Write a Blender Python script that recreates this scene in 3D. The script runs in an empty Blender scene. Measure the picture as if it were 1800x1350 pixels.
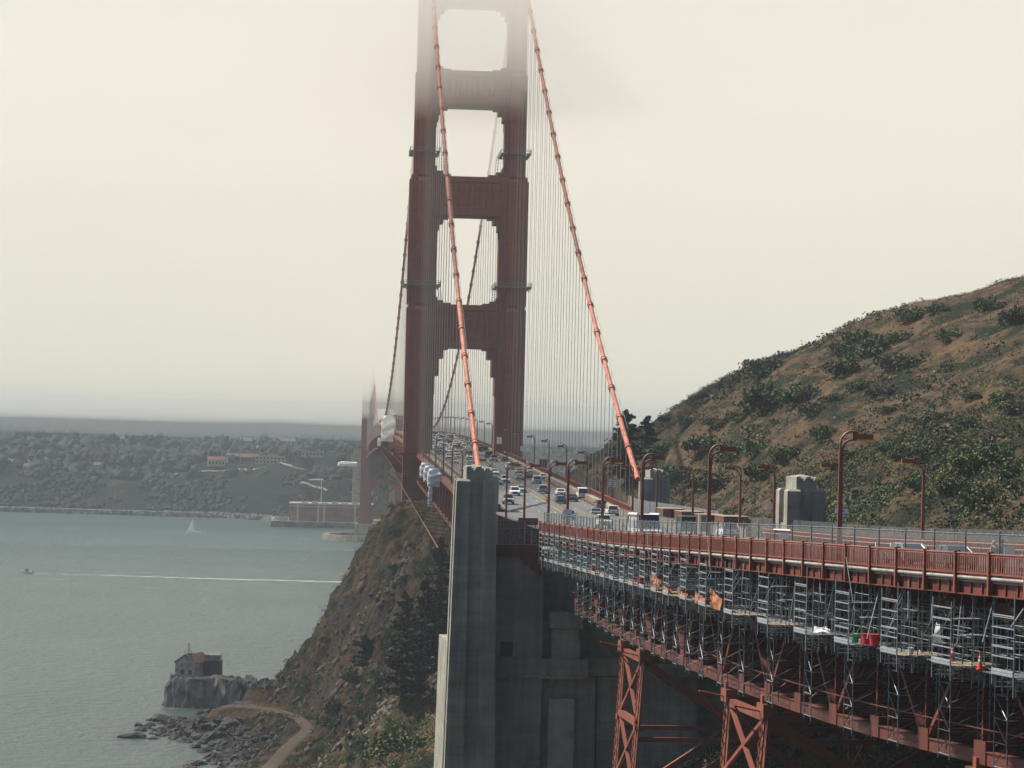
import bpy, math, random
import numpy as np
from math import sin, cos, pi, radians
from mathutils import Vector, Matrix, noise as mnoise
random.seed(7)
rng = np.random.default_rng(7)
scene = bpy.context.scene
C = scene.collection

# ------------------------------------------------------------------ camera
# world: +Y runs along the bridge (away from the camera), +X to the right, z = height above the water
cd = bpy.data.cameras.new("camera"); cam = bpy.data.objects.new("camera", cd); C.objects.link(cam)
yaw, pit, roll = radians(3.83), radians(1.451), radians(1.35)
F0 = Vector((sin(yaw), cos(yaw), 0)); R0 = Vector((cos(yaw), -sin(yaw), 0)); ZU = Vector((0, 0, 1))
FW = F0*cos(pit) + ZU*sin(pit); U0 = ZU*cos(pit) - F0*sin(pit)
RT = R0*cos(roll) + U0*sin(roll); UP = U0*cos(roll) - R0*sin(roll)
m = Matrix((RT, UP, -FW)).transposed().to_4x4(); m.translation = Vector((0, 0, 73.5))
cam.matrix_world = m
cd.sensor_width = 36; cd.lens = 36*4600/1800.0; cd.clip_start = 1; cd.clip_end = 40000
scene.camera = cam

# ------------------------------------------------------------------ sky, sun, exposure
SUN = Vector((-0.54, 0.30, 0.79)).normalized()
world = bpy.data.worlds.new("World"); scene.world = world; world.use_nodes = True
nt = world.node_tree; nt.nodes.clear()
wo = nt.nodes.new("ShaderNodeOutputWorld"); bg = nt.nodes.new("ShaderNodeBackground")
sky = nt.nodes.new("ShaderNodeTexSky"); sky.sky_type = 'NISHITA'; sky.sun_disc = False
sky.sun_elevation = math.asin(SUN.z); sky.sun_rotation = math.atan2(SUN.x, SUN.y)
sky.air_density = 1.0; sky.dust_density = 1.5; sky.altitude = 50
hsv = nt.nodes.new("ShaderNodeHueSaturation"); hsv.inputs['Saturation'].default_value = 1.35
nt.links.new(sky.outputs[0], hsv.inputs['Color']); nt.links.new(hsv.outputs[0], bg.inputs[0])
nt.links.new(bg.outputs[0], wo.inputs[0])
bg.inputs[1].default_value = 0.05
sd = bpy.data.lights.new("sun", 'SUN'); sd.energy = 4.5; sd.angle = radians(2.5); sd.color = (1, .93, .82)
so = bpy.data.objects.new("sun", sd); C.objects.link(so)
so.rotation_euler = SUN.to_track_quat('Z', 'Y').to_euler()
scene.view_settings.view_transform = 'Standard'; scene.view_settings.look = 'None'
scene.view_settings.exposure = 0.82; scene.view_settings.gamma = 1
scene.render.engine = 'CYCLES'
cy = scene.cycles
cy.max_bounces = 18; cy.diffuse_bounces = 3; cy.glossy_bounces = 3; cy.transparent_max_bounces = 12
cy.volume_bounces = 16; cy.use_denoising = True; cy.sample_clamp_indirect = 6

# ------------------------------------------------------------------ helpers
def tag(o, label=None, cat=None, group=None, kind=None):
    if label: o['label'] = label
    if cat: o['category'] = cat
    if group: o['group'] = group
    if kind: o['kind'] = kind
    return o

def empty(name, loc=(0, 0, 0), rz=0.0, label=None, cat=None, group=None):
    o = bpy.data.objects.new(name, None); C.objects.link(o)
    o.location = loc; o.rotation_euler = (0, 0, rz); o.empty_display_size = .5
    return tag(o, label, cat, group)

class MB:
    """collects polygons; build() makes one mesh object"""
    def __init__(s): s.v = []; s.f = []; s.m = []
    def add(s, vs, fs, mi=0):
        b = len(s.v); s.v += [tuple(p) for p in vs]
        for f in fs: s.f.append(tuple(b+i for i in f)); s.m.append(mi)
    def box(s, x0, x1, y0, y1, z0, z1, mi=0):
        s.add([(x0,y0,z0),(x1,y0,z0),(x1,y1,z0),(x0,y1,z0),(x0,y0,z1),(x1,y0,z1),(x1,y1,z1),(x0,y1,z1)],
              [(0,3,2,1),(4,5,6,7),(0,1,5,4),(1,2,6,5),(2,3,7,6),(3,0,4,7)], mi)
    def frus(s, a, b, z0, z1, mi=0):
        (x0,x1,y0,y1) = a; (X0,X1,Y0,Y1) = b
        s.add([(x0,y0,z0),(x1,y0,z0),(x1,y1,z0),(x0,y1,z0),(X0,Y0,z1),(X1,Y0,z1),(X1,Y1,z1),(X0,Y1,z1)],
              [(0,3,2,1),(4,5,6,7),(0,1,5,4),(1,2,6,5),(2,3,7,6),(3,0,4,7)], mi)
    def beam(s, p, q, w, h=None, mi=0, up=None):
        h = h or w; p = Vector(p); q = Vector(q); d = (q-p)
        if d.length < 1e-6: return
        d.normalize(); u = Vector(up) if up else (Vector((0,0,1)) if abs(d.z) < .95 else Vector((0,1,0)))
        r = d.cross(u).normalized(); u = r.cross(d).normalized(); r *= w/2; u *= h/2
        s.add([p-r-u,p+r-u,p+r+u,p-r+u,q-r-u,q+r-u,q+r+u,q-r+u],
              [(0,1,2,3),(7,6,5,4),(0,4,5,1),(1,5,6,2),(2,6,7,3),(3,7,4,0)], mi)
    def tube(s, pts, r, n=6, mi=0, cap=True):
        pts = [Vector(p) for p in pts]; rs = r if isinstance(r, (list, tuple)) else [r]*len(pts)
        b = len(s.v); ref = None
        for i, p in enumerate(pts):
            d = (pts[min(i+1, len(pts)-1)] - pts[max(i-1, 0)]).normalized()
            if ref is None or abs(d.dot(ref)) > .99: ref = Vector((0,0,1)) if abs(d.z) < .9 else Vector((0,1,0))
            x = d.cross(ref).normalized(); y = x.cross(d).normalized()
            for k in range(n):
                a = 2*pi*k/n; s.v.append(tuple(p + (x*cos(a) + y*sin(a))*rs[i]))
        for i in range(len(pts)-1):
            for k in range(n):
                a = b+i*n+k; c = b+i*n+(k+1) % n; s.f.append((a, c, c+n, a+n)); s.m.append(mi)
        if cap:
            s.f.append(tuple(b+k for k in range(n))[::-1]); s.m.append(mi)
            e = b+(len(pts)-1)*n; s.f.append(tuple(e+k for k in range(n))); s.m.append(mi)
    def prism(s, poly, y0, y1, mi=0, axis='y'):
        n = len(poly)
        if axis == 'y': vs = [(a, y0, c) for a, c in poly] + [(a, y1, c) for a, c in poly]
        elif axis == 'x': vs = [(y0, a, c) for a, c in poly] + [(y1, a, c) for a, c in poly]
        else: vs = [(a, c, y0) for a, c in poly] + [(a, c, y1) for a, c in poly]
        s.add(vs, [tuple(range(n))[::-1], tuple(range(n, 2*n))] + [(i, (i+1) % n, (i+1) % n+n, i+n) for i in range(n)], mi)
    def quad(s, a, b, c, d, mi=0): s.add([a, b, c, d], [(0, 1, 2, 3)], mi)
    def build(s, name, mats, parent=None, smooth=False):
        me = bpy.data.meshes.new(name); me.from_pydata(s.v, [], s.f)
        mats = mats if isinstance(mats, (list, tuple)) else [mats]
        for m in mats: me.materials.append(m)
        if len(mats) > 1: me.polygons.foreach_set('material_index', s.m)
        if smooth: me.polygons.foreach_set('use_smooth', [True]*len(s.f))
        me.update()
        o = bpy.data.objects.new(name, me); C.objects.link(o)
        if parent: o.parent = parent
        return o

def kids(o): return [c for c in bpy.data.objects if c.parent == o]
def dup(root, loc=None, rz=None, label=None, group=None, tree=None):
    r = root.copy(); C.objects.link(r)
    if loc is not None: r.location = loc
    if rz is not None: r.rotation_euler = (0, 0, rz)
    if label: r['label'] = label
    if group: r['group'] = group
    for ch, gs in (tree or snapshot(root)):
        c = ch.copy(); C.objects.link(c); c.parent = r
        for g in gs:
            d = g.copy(); C.objects.link(d); d.parent = c
    return r
def snapshot(root):
    return [(c, list(c.children)) for c in root.children]

def struct(o): o['kind'] = 'structure'; return o

# ------------------------------------------------------------------ materials
def newmat(name):
    m = bpy.data.materials.new(name); m.use_nodes = True
    b = m.node_tree.nodes['Principled BSDF']; return m, m.node_tree, b
def mat(name, col, rough=.7, var=.15, scale=1.0, metal=0.0, col2=None, stretch=None, bump=0.0, detail=5, spec=None):
    m, t, b = newmat(name); N = t.nodes; L = t.links
    b.inputs['Roughness'].default_value = rough; b.inputs['Metallic'].default_value = metal
    if spec is not None: b.inputs['Specular IOR Level'].default_value = spec
    if var == 0 and col2 is None:
        b.inputs['Base Color'].default_value = (*col, 1); return m
    tc = N.new('ShaderNodeTexCoord'); mp = N.new('ShaderNodeMapping'); L.new(tc.outputs['Object'], mp.inputs[0])
    if stretch: mp.inputs['Scale'].default_value = stretch
    nz = N.new('ShaderNodeTexNoise'); nz.inputs['Scale'].default_value = scale; nz.inputs['Detail'].default_value = detail
    L.new(mp.outputs[0], nz.inputs['Vector'])
    rp = N.new('ShaderNodeValToRGB'); c2 = col2 or tuple(c*(1-2*var) for c in col)
    rp.color_ramp.elements[0].color = (*c2, 1); rp.color_ramp.elements[1].color = (*(tuple(min(1, c*(1+var)) for c in col)), 1)
    rp.color_ramp.elements[0].position = .3; rp.color_ramp.elements[1].position = .7
    L.new(nz.outputs[0], rp.inputs[0]); L.new(rp.outputs[0], b.inputs['Base Color'])
    if bump:
        bp = N.new('ShaderNodeBump'); bp.inputs['Strength'].default_value = bump; bp.inputs['Distance'].default_value = .5
        L.new(nz.outputs[0], bp.inputs['Height']); L.new(bp.outputs[0], b.inputs['Normal'])
    return m

ORANGE = mat('orange_steel', (.25, .066, .038), .55, .34, .9, stretch=(1, 1, .16), detail=10)
ORANGE_D = mat('weathered_shaded_orange_steel', (.13, .036, .026), .6, .35, .9)
CABLE = mat('cable_paint', (.42, .115, .055), .5, .25, .6)
def concrete(name, col, k=1.0, rough=.9, spec=.2):
    m, t, b = newmat(name); N = t.nodes; L = t.links; b.inputs['Roughness'].default_value = rough; b.inputs['Specular IOR Level'].default_value = spec
    g = N.new('ShaderNodeNewGeometry'); sx = N.new('ShaderNodeSeparateXYZ'); L.new(g.outputs['Position'], sx.inputs[0])
    def nz(sc, st, det=7):
        mp = N.new('ShaderNodeMapping'); mp.inputs['Scale'].default_value = st; L.new(g.outputs['Position'], mp.inputs[0]); n = N.new('ShaderNodeTexNoise'); n.inputs['Scale'].default_value = sc; n.inputs['Detail'].default_value = det; n.inputs['Roughness'].default_value = .65; L.new(mp.outputs[0], n.inputs['Vector']); return n.outputs[0]
    def mr(src, a, b_, c, d):
        c = 1-(1-c)*k; d = 1-(1-d)*k
        r = N.new('ShaderNodeMapRange'); r.inputs[1].default_value = a; r.inputs[2].default_value = b_; r.inputs[3].default_value = c; r.inputs[4].default_value = d; L.new(src, r.inputs[0]); return r.outputs[0]
    def op(o, a, b_):
        x = N.new('ShaderNodeMath'); x.operation = o
        for i, v in ((0, a), (1, b_)):
            if isinstance(v, (int, float)): x.inputs[i].default_value = v
            else: L.new(v, x.inputs[i])
        return x.outputs[0]
    f = mr(nz(.9, (1, 1, .06)), .36, .62, .74, 1.08)               # water streaks
    f = op('MULTIPLY', f, mr(nz(.22, (1, 1, 1)), .35, .65, .72, 1.15))   # patches
    f = op('MULTIPLY', f, mr(nz(.25, (.4, .4, 4)), .35, .65, .86, 1.1))  # pour bands
    ln = op('FRACT', op('MULTIPLY', sx.outputs[2], .62), 0); f = op('MULTIPLY', f, mr(ln, 0, .045, .70, 1.0))
    l2 = op('FRACT', op('MULTIPLY', sx.outputs[2], 6.2), 0); f = op('MULTIPLY', f, mr(l2, 0, .2, .93, 1.0))
    c = N.new('ShaderNodeMix'); c.data_type = 'RGBA'; c.blend_type = 'MULTIPLY'; c.inputs[0].default_value = 1; c.inputs[6].default_value = (*col, 1); cb = N.new('ShaderNodeCombineXYZ')
    for i in range(3): L.new(f, cb.inputs[i])
    L.new(cb.outputs[0], c.inputs[7]); L.new(c.outputs[2], b.inputs['Base Color']); return m
CONC = concrete('pylon_concrete', (.29, .28, .235)); ORANGE = concrete('orange_steel', (.215, .062, .038), .55, .55, .4); ORANGE_D = concrete('weathered_shaded_orange_steel', (.13, .036, .026), .8, .6, .3); WALLC = concrete('anchorage_concrete', (.30, .29, .26))  # darker orange copy: weathering plus under-deck shade put into the colour
ASPH = mat('asphalt', (.10, .10, .10), .85, .12, .3, stretch=(1, .15, 1))
WHITE = mat('white_paint', (.78, .78, .76), .4, .05, 2)
SILVER = mat('galvanised_steel', (.45, .48, .50), .4, .2, 3, metal=.6)
GREY = mat('grey_steel', (.16, .18, .19), .5, .2, 3)
DARK = mat('dark_rubber', (.02, .02, .022), .7, 0)
ROPE = mat('suspender_rope_paint', (.30, .25, .24), .6, .1, 2)
YEL = mat('yellow_lens', (.60, .42, .03), .4, 0)

# ------------------------------------------------------------------ heights of the deck, line of the approach
def deckz(Y):
    if Y > 2073: return 72-(Y-2073)*.0265
    if Y > 793: return 72+9*(1-((Y-1433)/640)**2)
    if Y > 450: return 72-(793-Y)*.0265
    return float(np.interp(Y, [60, 100, 137, 165, 185, 223, 260, 305, 350, 450], [68.9, 68.2, 67.35, 66.85, 66.35, 65.55, 64.8, 64.0, 63.3, 62.9]))
_n = np.arange(0, 260, .1); _phi = 0.0407 + 0.00208*np.maximum(0, _n-103.8)
_RX = 24 + np.cumsum(np.sin(_phi))*.1; _RY = 305 - np.cumsum(np.cos(_phi))*.1
_RZ = np.interp(_n, [0, 28, 56, 86, 109, 122, 131, 140, 149, 158, 172, 200, 260], [63.95, 64.35, 64.75, 65.5, 66.1, 66.4, 66.6, 66.78, 66.95, 67.12, 67.4, 67.9, 68.8])
def path(l, off=0.0, dz=0.0):
    """point l metres along the east rail of the approach from its far end, off metres inwards (west)"""
    if l < 0: return Vector((24.0+off, 305-l, deckz(305-l)+dz))
    x = np.interp(l, _n, _RX); y = np.interp(l, _n, _RY); p = np.interp(l, _n, _phi); z = np.interp(l, _n, _RZ)
    return Vector((float(x+off*cos(p)), float(y+off*sin(p)), float(z+dz)))
def pdir(l):
    return (path(l+.5)-path(l-.5)).normalized()

# ------------------------------------------------------------------ ground
KP = [(15,690,57.6),(20,680,58.3),(24,640,57.3),(10,700,49.3),(6,705,40.7),(3,712,31.0),(-3,718,21.3),(-9,722,13.1),(-14,725,4.1),(16,640,43.9),(11,655,36.0),(6,660,24.2),(-3,668,13.4),(13,600,28.8),(19,560,41.7),(22,540,48.7),(16,540,31.1),(8,590,16.7),(0,612,10.3),(18,470,31.5),(13,500,25.5),(7,520,15.6),(-2,530,10.9),(12,450,22.5),(16,400,29.2),(3,500,12.9),(-15,667,7.5),(-23,671,7.2),(-5,606,8.5),(-9,551,9.5),(-11,522,9.5),
 (60,640,69.6),(64,640,75.0),(70,620,76.4),(71,600,77.5),(76,590,82.0),(82,580,87.0),(92,570,92.8),(105,560,98.5),(120,545,105.1),(129,530,107.5),(138,520,110.6),(81,520,85.0),(96,480,86.8),(107,440,89.1),(117,440,94.2),(69,520,77.9),(69,480,70.3),(80,450,75.8),(89,400,76.0),(94,370,76.1),(70,420,68.2),(74,350,67.9),(73,300,67.6),(75,280,68.1),(72,370,65.8),(67,430,65.1),
 (0,-30,71.5),(0,5,71),(0,30,61),(0,70,46),(-40,0,58),(45,0,69),(62,20,67),(85,0,69),(80,100,67.6),(80,200,67.6),(60,250,59),(62,180,58),(40,200,38),(40,280,36),(20,300,28),(30,120,44),(10,150,34),(-20,150,24),(-20,250,8),(-50,300,-4),(-45,450,-3),
 (-42,672,0),(-23,615,0.5),(-27,593,0),(-32,540,-.5),(-60,600,-6),(-60,500,-6),(-75,700,-6),(-55,735,-6),(-16,738,3),(-22,700,3.0),(-15,705,4.0),(-28,690,3.5),(-32,706,.5),(-9,714,7),(-24,720,1),(-20,755,-4),(0,745,4),(10,738,20),(22,752,8),(25,790,2),(20,830,-5),(60,790,2),(60,740,26),(60,690,52),(42,690,56),(42,640,58),(40,560,53),(40,480,44),(40,740,14),(95,790,0),(110,740,20),(160,690,38),(75,700,50),(105,650,72),(135,640,80),(180,640,90),(180,560,108),(200,460,120),(180,380,110),(160,300,95),(220,250,115),(300,350,140),(300,550,125),(320,150,110),(150,150,82),(150,0,80),(300,0,95),(420,300,150),(420,600,120),(420,0,100),(300,760,30),(200,790,5),(420,800,30),
 (30,250,34),(50,250,40),(30,160,42),(50,160,46),(45,100,50),(20,80,46),(50,210,42),(35,320,34),(52,320,42),(56,130,50),(66,130,67.5),(64,230,66.5),(25,200,34),(60,60,66),(10,200,20),(0,300,20),(60,400,62),(62,340,62),(58,460,61),(60,520,64),(60,580,67),(-100,400,-8),(-110,200,-8),(-100,60,20),(-110,-30,40),(-110,800,-8),(20,350,28),(40,350,40),(-120,500,-8),(420,-40,100),(150,860,-6),(300,860,-6),(420,860,-3),(0,860,-8)]
KP = np.array(KP, float)
def _phi_tps(r2): return .5*r2*np.log(r2+1e-9)
_S = 100.0
_A = KP[:, :2]/_S
_r2 = ((_A[:, None]-_A[None])**2).sum(-1)
_K = _phi_tps(_r2) + np.eye(len(KP))*.004
_P = np.c_[np.ones(len(KP)), _A]
_W = np.linalg.solve(np.block([[_K, _P], [_P.T, np.zeros((3, 3))]]), np.r_[KP[:, 2], 0, 0, 0])
def _hash(ix, iy, seed):
    n = (ix*374761393 + iy*668265263 + seed*1274126177) & 0xffffffff
    n = ((n ^ (n >> 13))*1274126177) & 0xffffffff
    return ((n ^ (n >> 16)) & 0xffff)/65535.0
def vnoise(x, y, seed=0):
    ix = np.floor(x).astype(np.int64); iy = np.floor(y).astype(np.int64); fx = x-ix; fy = y-iy
    fx = fx*fx*(3-2*fx); fy = fy*fy*(3-2*fy)
    a = _hash(ix, iy, seed); b = _hash(ix+1, iy, seed); c = _hash(ix, iy+1, seed); d = _hash(ix+1, iy+1, seed)
    return (a*(1-fx)+b*fx)*(1-fy) + (c*(1-fx)+d*fx)*fy - .5
def fbm(x, y, seed=0, o=4):
    t = 0; a = 1.0
    for k in range(o): t = t + a*vnoise(x*2**k, y*2**k, seed+k*17); a *= .5
    return t
def hbase(X, Y):
    X = np.asarray(X, float); Y = np.asarray(Y, float); sh = X.shape
    q = np.stack([X.ravel(), Y.ravel()], 1)/_S; out = np.empty(len(q))
    for i in range(0, len(q), 20000):
        p = q[i:i+20000]; r2 = ((p[:, None]-_A[None])**2).sum(-1)
        out[i:i+20000] = _phi_tps(r2)@_W[:-3] + _W[-3] + p@_W[-2:]
    return out.reshape(sh)
def road_mask(X, Y):
    """old dirt road along the foot of the cliff"""
    pts = [(-24,672),(-15,667),(-6,640),(-3.5,606),(-7,575),(-9,551),(-11,522),(-14,490),(-16,460)]
    d = np.full(np.shape(X), 1e9)
    for (x0, y0), (x1, y1) in zip(pts, pts[1:]):
        t = np.clip(((X-x0)*(x1-x0)+(Y-y0)*(y1-y0))/((x1-x0)**2+(y1-y0)**2), 0, 1)
        d = np.minimum(d, np.hypot(X-x0-t*(x1-x0), Y-y0-t*(y1-y0)))
    return d
def ht(X, Y):
    X = np.asarray(X, float); Y = np.asarray(Y, float)
    h = hbase(X, Y)
    east = np.clip((58-X)/12, 0, 1)*np.clip((Y-330)/40, 0, 1)
    rd = np.clip((road_mask(X, Y)-2.6)/4, 0, 1)
    rug = np.abs(fbm(X/10, Y/10, 3, 5))*7.5 - 2.0 + np.abs(fbm(X/3.3, Y/4.0, 9, 3))*4.4 - 1.0
    soft = fbm(X/28, Y/28, 5, 4)*4.5 + fbm(X/5, Y/5, 11, 2)*.7
    near = np.clip((h-1)/6, .15, 1)
    flat = np.clip((X-59)/8, 0, 1)
    h = h + east*rd*rug*near + (1-east)*soft*flat*(1-.85*np.clip((90-Y)/60, 0, 1))
    rw = np.clip(1-(road_mask(X, Y)-3.0)/4.5, 0, 1)*np.clip((682-Y)/8, 0, 1); rw = rw*rw*(3-2*rw)
    h = h*(1-rw)+np.interp(Y, [455, 522, 551, 606, 672], [11, 9.8, 9.3, 8.3, 6.6])*rw
    # keep the ground below everything of the bridge
    inb = (X > 20) & (X < 58)
    h = np.where(inb & (Y > 455) & (Y < 800), np.minimum(h, np.vectorize(deckz)(Y)-9.5), h)
    return h
def ground(name, x0, x1, y0, y1, st, mt):
    xs = np.arange(x0, x1+st/2, st); ys = np.arange(y0, y1+st/2, st)
    X, Y = np.meshgrid(xs, ys); Z = ht(X, Y); n = len(xs)
    v = np.stack([X, Y, Z], -1).reshape(-1, 3)
    i = (np.arange(len(ys)-1)[:, None]*n + np.arange(n-1)[None]).ravel()
    f = np.stack([i, i+1, i+n+1, i+n], 1)
    me = bpy.data.meshes.new(name); me.vertices.add(len(v)); me.vertices.foreach_set('co', v.ravel())
    me.loops.add(f.size); me.loops.foreach_set('vertex_index', f.ravel()); me.polygons.add(len(f))
    me.polygons.foreach_set('loop_start', np.arange(0, f.size, 4)); me.polygons.foreach_set('loop_total', np.full(len(f), 4))
    me.polygons.foreach_set('use_smooth', np.ones(len(f), bool)); me.update(calc_edges=True)
    me.materials.append(mt); o = bpy.data.objects.new(name, me); C.objects.link(o); return struct(o)

def groundmat(name, grass, grass2, green, rock, greenness=.5, rocky=.75, shore=False):
    m, t, b = newmat(name); N = t.nodes; L = t.links
    b.inputs['Roughness'].default_value = .95; b.inputs['Specular IOR Level'].default_value = .15
    geo = N.new('ShaderNodeNewGeometry'); sx = N.new('ShaderNodeSeparateXYZ')
    def nz(sc, det=6, rough=.6):
        n = N.new('ShaderNodeTexNoise'); n.inputs['Scale'].default_value = sc; n.inputs['Detail'].default_value = det
        n.inputs['Roughness'].default_value = rough; L.new(geo.outputs['Position'], n.inputs['Vector']); return n.outputs[0]
    def ramp(src, a, bb, pa, pb):
        r = N.new('ShaderNodeValToRGB'); r.color_ramp.elements[0].color = (*a, 1); r.color_ramp.elements[1].color = (*bb, 1)
        r.color_ramp.elements[0].position = pa; r.color_ramp.elements[1].position = pb; L.new(src, r.inputs[0]); return r.outputs[0]
    def mix(fac, a, bb):
        x = N.new('ShaderNodeMix'); x.data_type = 'RGBA'; L.new(fac, x.inputs[0]); L.new(a, x.inputs[6]); L.new(bb, x.inputs[7]); return x.outputs[2]
    c = ramp(nz(.11, 9, .72), grass, grass2, .38, .62)
    c2 = ramp(nz(.9, 5, .7), tuple(g*.45 for g in green), green, .35, .7)
    c = mix(ramp(nz(.10, 10, .75), (0, 0, 0), (1, 1, 1), 1-greenness-.04, 1-greenness+.05), c, c2)
    cr = ramp(nz(.5, 8, .75), tuple(r*.35 for r in rock), tuple(r*1.2 for r in rock), .35, .65)
    L.new(geo.outputs['Normal'], sx.inputs[0])
    ad = N.new('ShaderNodeMath'); ad.operation = 'MULTIPLY_ADD'; L.new(nz(.12, 6), ad.inputs[0]); ad.inputs[1].default_value = .7; L.new(sx.outputs[2], ad.inputs[2])
    rk = ramp(ad.outputs[0], (1, 1, 1), (0, 0, 0), rocky+.24, rocky+.34)
    c = mix(rk, c, cr)
    if shore:
        sp = N.new('ShaderNodeSeparateXYZ'); L.new(geo.outputs['Position'], sp.inputs[0]); mz = N.new('ShaderNodeMath'); mz.operation = 'MULTIPLY_ADD'; L.new(nz(.2, 4), mz.inputs[0]); mz.inputs[1].default_value = -8; L.new(sp.outputs[2], mz.inputs[2])
        mr_ = N.new('ShaderNodeMapRange'); mr_.inputs[1].default_value = -1.5; mr_.inputs[2].default_value = 1.0; mr_.inputs[3].default_value = 1; mr_.inputs[4].default_value = 0; L.new(mz.outputs[0], mr_.inputs[0])
        c = mix(mr_.outputs[0], c, ramp(nz(1.2, 6, .7), (.018, .017, .017), (.075, .07, .065), .35, .65))
    L.new(c, b.inputs['Base Color'])
    bp = N.new('ShaderNodeBump'); bp.inputs['Strength'].default_value = 1.0; bp.inputs['Distance'].default_value = 1.6
    L.new(nz(.7, 10, .78), bp.inputs['Height']); L.new(bp.outputs[0], b.inputs['Normal'])
    return m
GM_E = groundmat('cliff_ground', (.085, .052, .032), (.20, .125, .065), (.03, .05, .018), (.125, .095, .072), .5, .52, shore=True)
GM_W = groundmat('hillside_ground', (.078, .051, .033), (.185, .12, .062), (.029, .044, .019), (.06, .048, .04), .49, .35)
ground('cliff', -120, 58, 330, 862, 0.9, GM_E)
ground('hillside', 58, 420, -40, 862, 2.2, GM_W)
ground('shore_slope', -120, 58, -40, 330, 4.0, GM_E)

# water: one sheet to the horizon
m, t, b = newmat('bay_water'); N = t.nodes; L = t.links
b.inputs['Base Color'].default_value = (.045, .085, .078, 1); b.inputs['Roughness'].default_value = .34
geo = N.new('ShaderNodeNewGeometry')
def wn(sc, st):
    mp = N.new('ShaderNodeMapping'); mp.inputs['Scale'].default_value = st; L.new(geo.outputs['Position'], mp.inputs[0])
    n = N.new('ShaderNodeTexNoise'); n.inputs['Scale'].default_value = sc; n.inputs['Detail'].default_value = 6; n.inputs['Roughness'].default_value = .65
    L.new(mp.outputs[0], n.inputs['Vector']); return n.outputs[0]
a1 = wn(.22, (1, .8, 1)); a2 = wn(.015, (1, .5, 1))
mm = N.new('ShaderNodeMath'); mm.operation = 'MULTIPLY'; L.new(a1, mm.inputs[0])
rr = N.new('ShaderNodeMapRange'); rr.inputs[1].default_value = .35; rr.inputs[2].default_value = .65; rr.inputs[3].default_value = .45; rr.inputs[4].default_value = 1.25
L.new(a2, rr.inputs[0]); L.new(rr.outputs[0], mm.inputs[1])
bp = N.new('ShaderNodeBump'); bp.inputs['Strength'].default_value = 1.0; bp.inputs['Distance'].default_value = 3.0
L.new(mm.outputs[0], bp.inputs['Height']); L.new(bp.outputs[0], b.inputs['Normal'])
WATER = m
w = MB(); w.quad((-9000, -600, 0), (9000, -600, 0), (9000, 16000, 0), (-9000, 16000, 0)); struct(w.build('water', WATER))

#@@BRIDGE
# ------------------------------------------------------------------ suspension bridge
BX = 38.5
bridge = empty('suspension_bridge', (BX, 793, 0), 0, 'orange-red suspension bridge with tall portal towers rising into fog', 'bridge')
bridge.location = (0, 0, 0)
SEG = [(3, 13, 6.0, 9.5, 6.6), (13, 18, 5.4, 8.9, 6.0), (18, 117.1, 3.85, 8.0, 5.6), (117.1, 156.0, 3.85, 7.2, 4.9), (156.0, 188.5, 2.8, 6.4, 4.3), (188.5, 225, 2.4, 5.6, 3.8)]
def leg(mb, cx, cy):
    # stepped shaft: core, wider centre pilaster on the long faces, flanking fins
    for k, (z0, z1, hw, hd, fw) in enumerate(SEG):
        if k < 2:
            mb.box(cx-hw, cx+hw, cy-hd, cy+hd, z0, z1); continue
        mb.box(cx-hw, cx+hw, cy-hd+1.6, cy+hd-1.6, z0, z1)
        mb.box(cx-hw+.9, cx+hw-.9, cy-hd+.8, cy-hd+1.6, z0, z1-.7); mb.box(cx-hw+.9, cx+hw-.9, cy+hd-1.6, cy+hd-.8, z0, z1-.7)
        mb.frus((cx-1.9, cx+1.9, cy-hd, cy-hd+.8), (cx-1.9, cx+1.9, cy-hd, cy-hd+.8), z0, z1-2.0)
        mb.frus((cx-1.9, cx+1.9, cy-hd, cy-hd+.8), (cx-1.9, cx+1.9, cy-hd+.7, cy-hd+.8), z1-2.0, z1-.9)
        mb.box(cx-1.9, cx+1.9, cy+hd-.8, cy+hd, z0, z1-1.5)
        for sx in (-1, 1): mb.box(cx+sx*hw-(0 if sx > 0 else .5), cx+sx*hw+(.5 if sx > 0 else 0), cy-hd*.55, cy+hd*.55, z0, z1-1.2)
    mb.box(cx-2.9, cx+2.9, cy-6.5, cy+6.5, 225, 227)
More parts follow.
